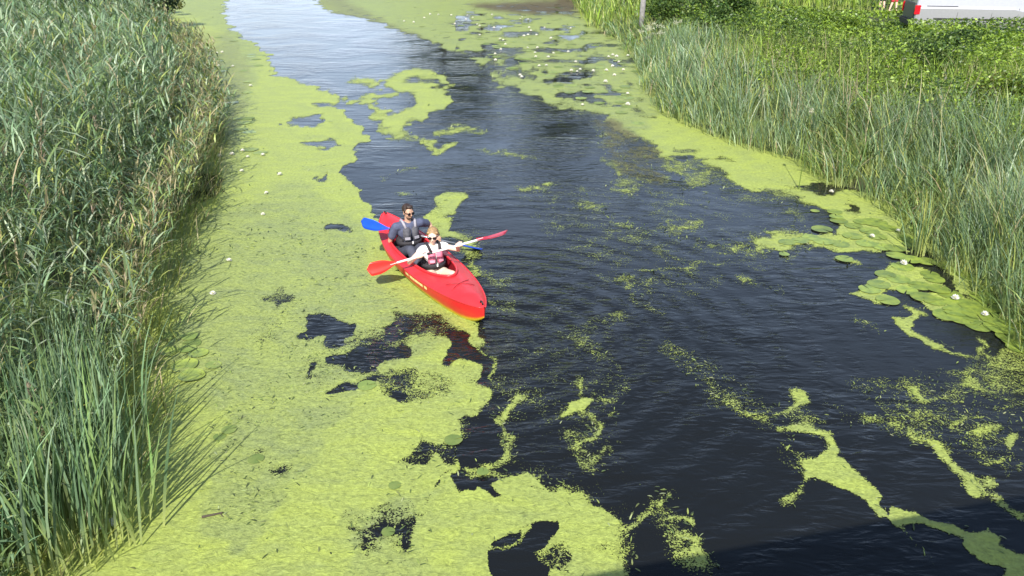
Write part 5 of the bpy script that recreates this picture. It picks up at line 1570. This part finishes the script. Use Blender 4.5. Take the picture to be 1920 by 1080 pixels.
def bystander(px, py, z, label, shorts_col, top_col, yaw, stride):
    p = at(px, py, z)
    root = empty('person', (p[0], p[1], z), yaw)
    b = bmesh.new()
    hipz = 0.90
    legs = []
    for sy in (-1, 1):
        f = stride * sy
        h_, kn, an = Vector((0, sy * 0.09, hipz)), Vector((f * 0.5 + 0.02, sy * 0.10, 0.48)), Vector((f, sy * 0.11, 0.08))
        legs.append((h_, kn, an))
        limb(b, [h_, kn, kn.lerp(an, 0.35), an], [0.085, 0.055, 0.055, 0.036], 10)
        limb(b, [an + Vector((-0.04, 0, -0.03)), an + Vector((0.15, 0, -0.045))], [0.036, 0.028], 8)
    ell(b, (0, 0, 0.98), (0.11, 0.16, 0.13)); ell(b, (0, 0, 1.28), (0.11, 0.165, 0.20))
    limb(b, [(0, -0.18, 1.42), (0, 0, 1.44), (0, 0.18, 1.42)], [0.05, 0.07, 0.05], 10)
    limb(b, [(0, 0, 1.42), (0, 0, 1.56)], [0.055, 0.05], 10)
    R, P = add_head(root, None, Vector((0.01, 0, 1.64)), 0, 0, False)
    skull(b, P, R)
    for sy in (-1, 1):
        sh, e, w = Vector((0, sy * 0.19, 1.41)), Vector((-0.03, sy * 0.25, 1.14)), Vector((0.06, sy * 0.25, 0.90))
        limb(b, [sh, e, w], [0.046, 0.036, 0.024], 10)
        for kf in range(4): limb(b, [w + Vector((-0.02 + 0.015 * kf, 0, -0.05)), w + Vector((0.0 + 0.015 * kf, sy * -0.01, -0.15 + 0.01 * abs(kf - 1.5)))], [0.010, 0.008], 6)
        limb(b, [w, w + Vector((0.0, 0, -0.08))], [0.024, 0.028], 8); limb(b, [w + Vector((0.02, 0, -0.03)), w + Vector((0.05, -sy * 0.02, -0.09))], [0.011, 0.009], 6)
    melded('body', b, skin_f, root, 0.011, 3)
    t_ = bmesh.new()
    ell(t_, (0, 0, 1.02), (0.13, 0.175, 0.14)); ell(t_, (0, 0, 1.28), (0.125, 0.18, 0.19))
    limb(t_, [(0, -0.18, 1.42), (0, 0, 1.42), (0, 0.18, 1.42)], [0.062, 0.085, 0.062], 10)
    for sy in (-1, 1): limb(t_, [(0, sy * 0.19, 1.41), (-0.02, sy * 0.225, 1.24)], [0.062, 0.058], 10)
    melded('shirt', t_, plain('shirt_far', top_col, 0.8), root, 0.014, 3)
    s_ = bmesh.new(); ell(s_, (0, 0, 0.95), (0.135, 0.18, 0.12))
    for h_, kn, an in legs: limb(s_, [h_, h_.lerp(kn, 0.9)], [0.10, 0.088], 10)
    melded('shorts', s_, plain('shorts_far', shorts_col, 0.8), root, 0.014, 3)
    hb = bmesh.new(); ell(hb, P(-0.03, 0, 0.045), (0.09, 0.08, 0.085), R); melded('hair', hb, M['hair_dark'], root, 0.014, 2)
    tag(root, label, 'person')
bystander(1652, 20, 0.95, 'standing person in dark shorts with bare pale legs on the verge left of the van', (0.02, 0.022, 0.035), (0.3, 0.3, 0.32), 2.2, 0.06)
bystander(1673, 22, 0.95, 'person in red shorts with bare legs standing right beside the back of the van', (0.50, 0.03, 0.05), (0.5, 0.5, 0.5), -0.6, 0.14)

# the footbridge the picture is taken from: concrete deck with a low kerb
def bridge():
    root = empty('footbridge', (0, 0, 0))
    top = 3.6
    conc = plain('concrete', (0.34, 0.33, 0.31), 0.9, var=0.18, scale=3, bump=0.4)
    k = 1 / math.tan(SUN_EL)
    def edge_y(x):  # deck edge that throws the shadow line seen on the water
        sx_, sy_ = x - SUN_DIR.x * k * top, 0
        return 4.60 + 0.235 * sx_ + SUN_DIR.y * k * top
    def slab(name, x0, x1, a0, a1, z0, z1, mat):
        vs = [(x0, edge_y(x0) + a0, z0), (x1, edge_y(x1) + a0, z0), (x1, edge_y(x1) + a1, z0), (x0, edge_y(x0) + a1, z0)]
        vs += [(a, b, z1) for a, b, _ in vs]
        mesh_obj(name, vs, [(3, 2, 1, 0), (4, 5, 6, 7), (0, 1, 5, 4), (1, 2, 6, 5), (2, 3, 7, 6), (3, 0, 4, 7)], mat, root)
    slab('deck_slab', -30, 30, -3.4, 0.0, top - 0.55, top - 0.12, conc)
    slab('kerb', -30, 30, -0.30, -0.002, top - 0.118, top, conc)
    slab('kerb', -30, 30, -3.398, -3.10, top - 0.118, top, conc)
    slab('walkway', -30, 30, -3.09, -0.31, top - 0.117, top - 0.08, plain('asphalt', (0.05, 0.05, 0.05), 0.9, var=0.2, scale=30))
    for x in (-9.5, 9.5):
        slab('abutment', x - 0.4, x + 0.4, -3.2, -0.4, -0.6, top - 0.552, conc)
    tag(root, 'concrete footbridge over the river that the picture is taken from', 'bridge')
bridge()
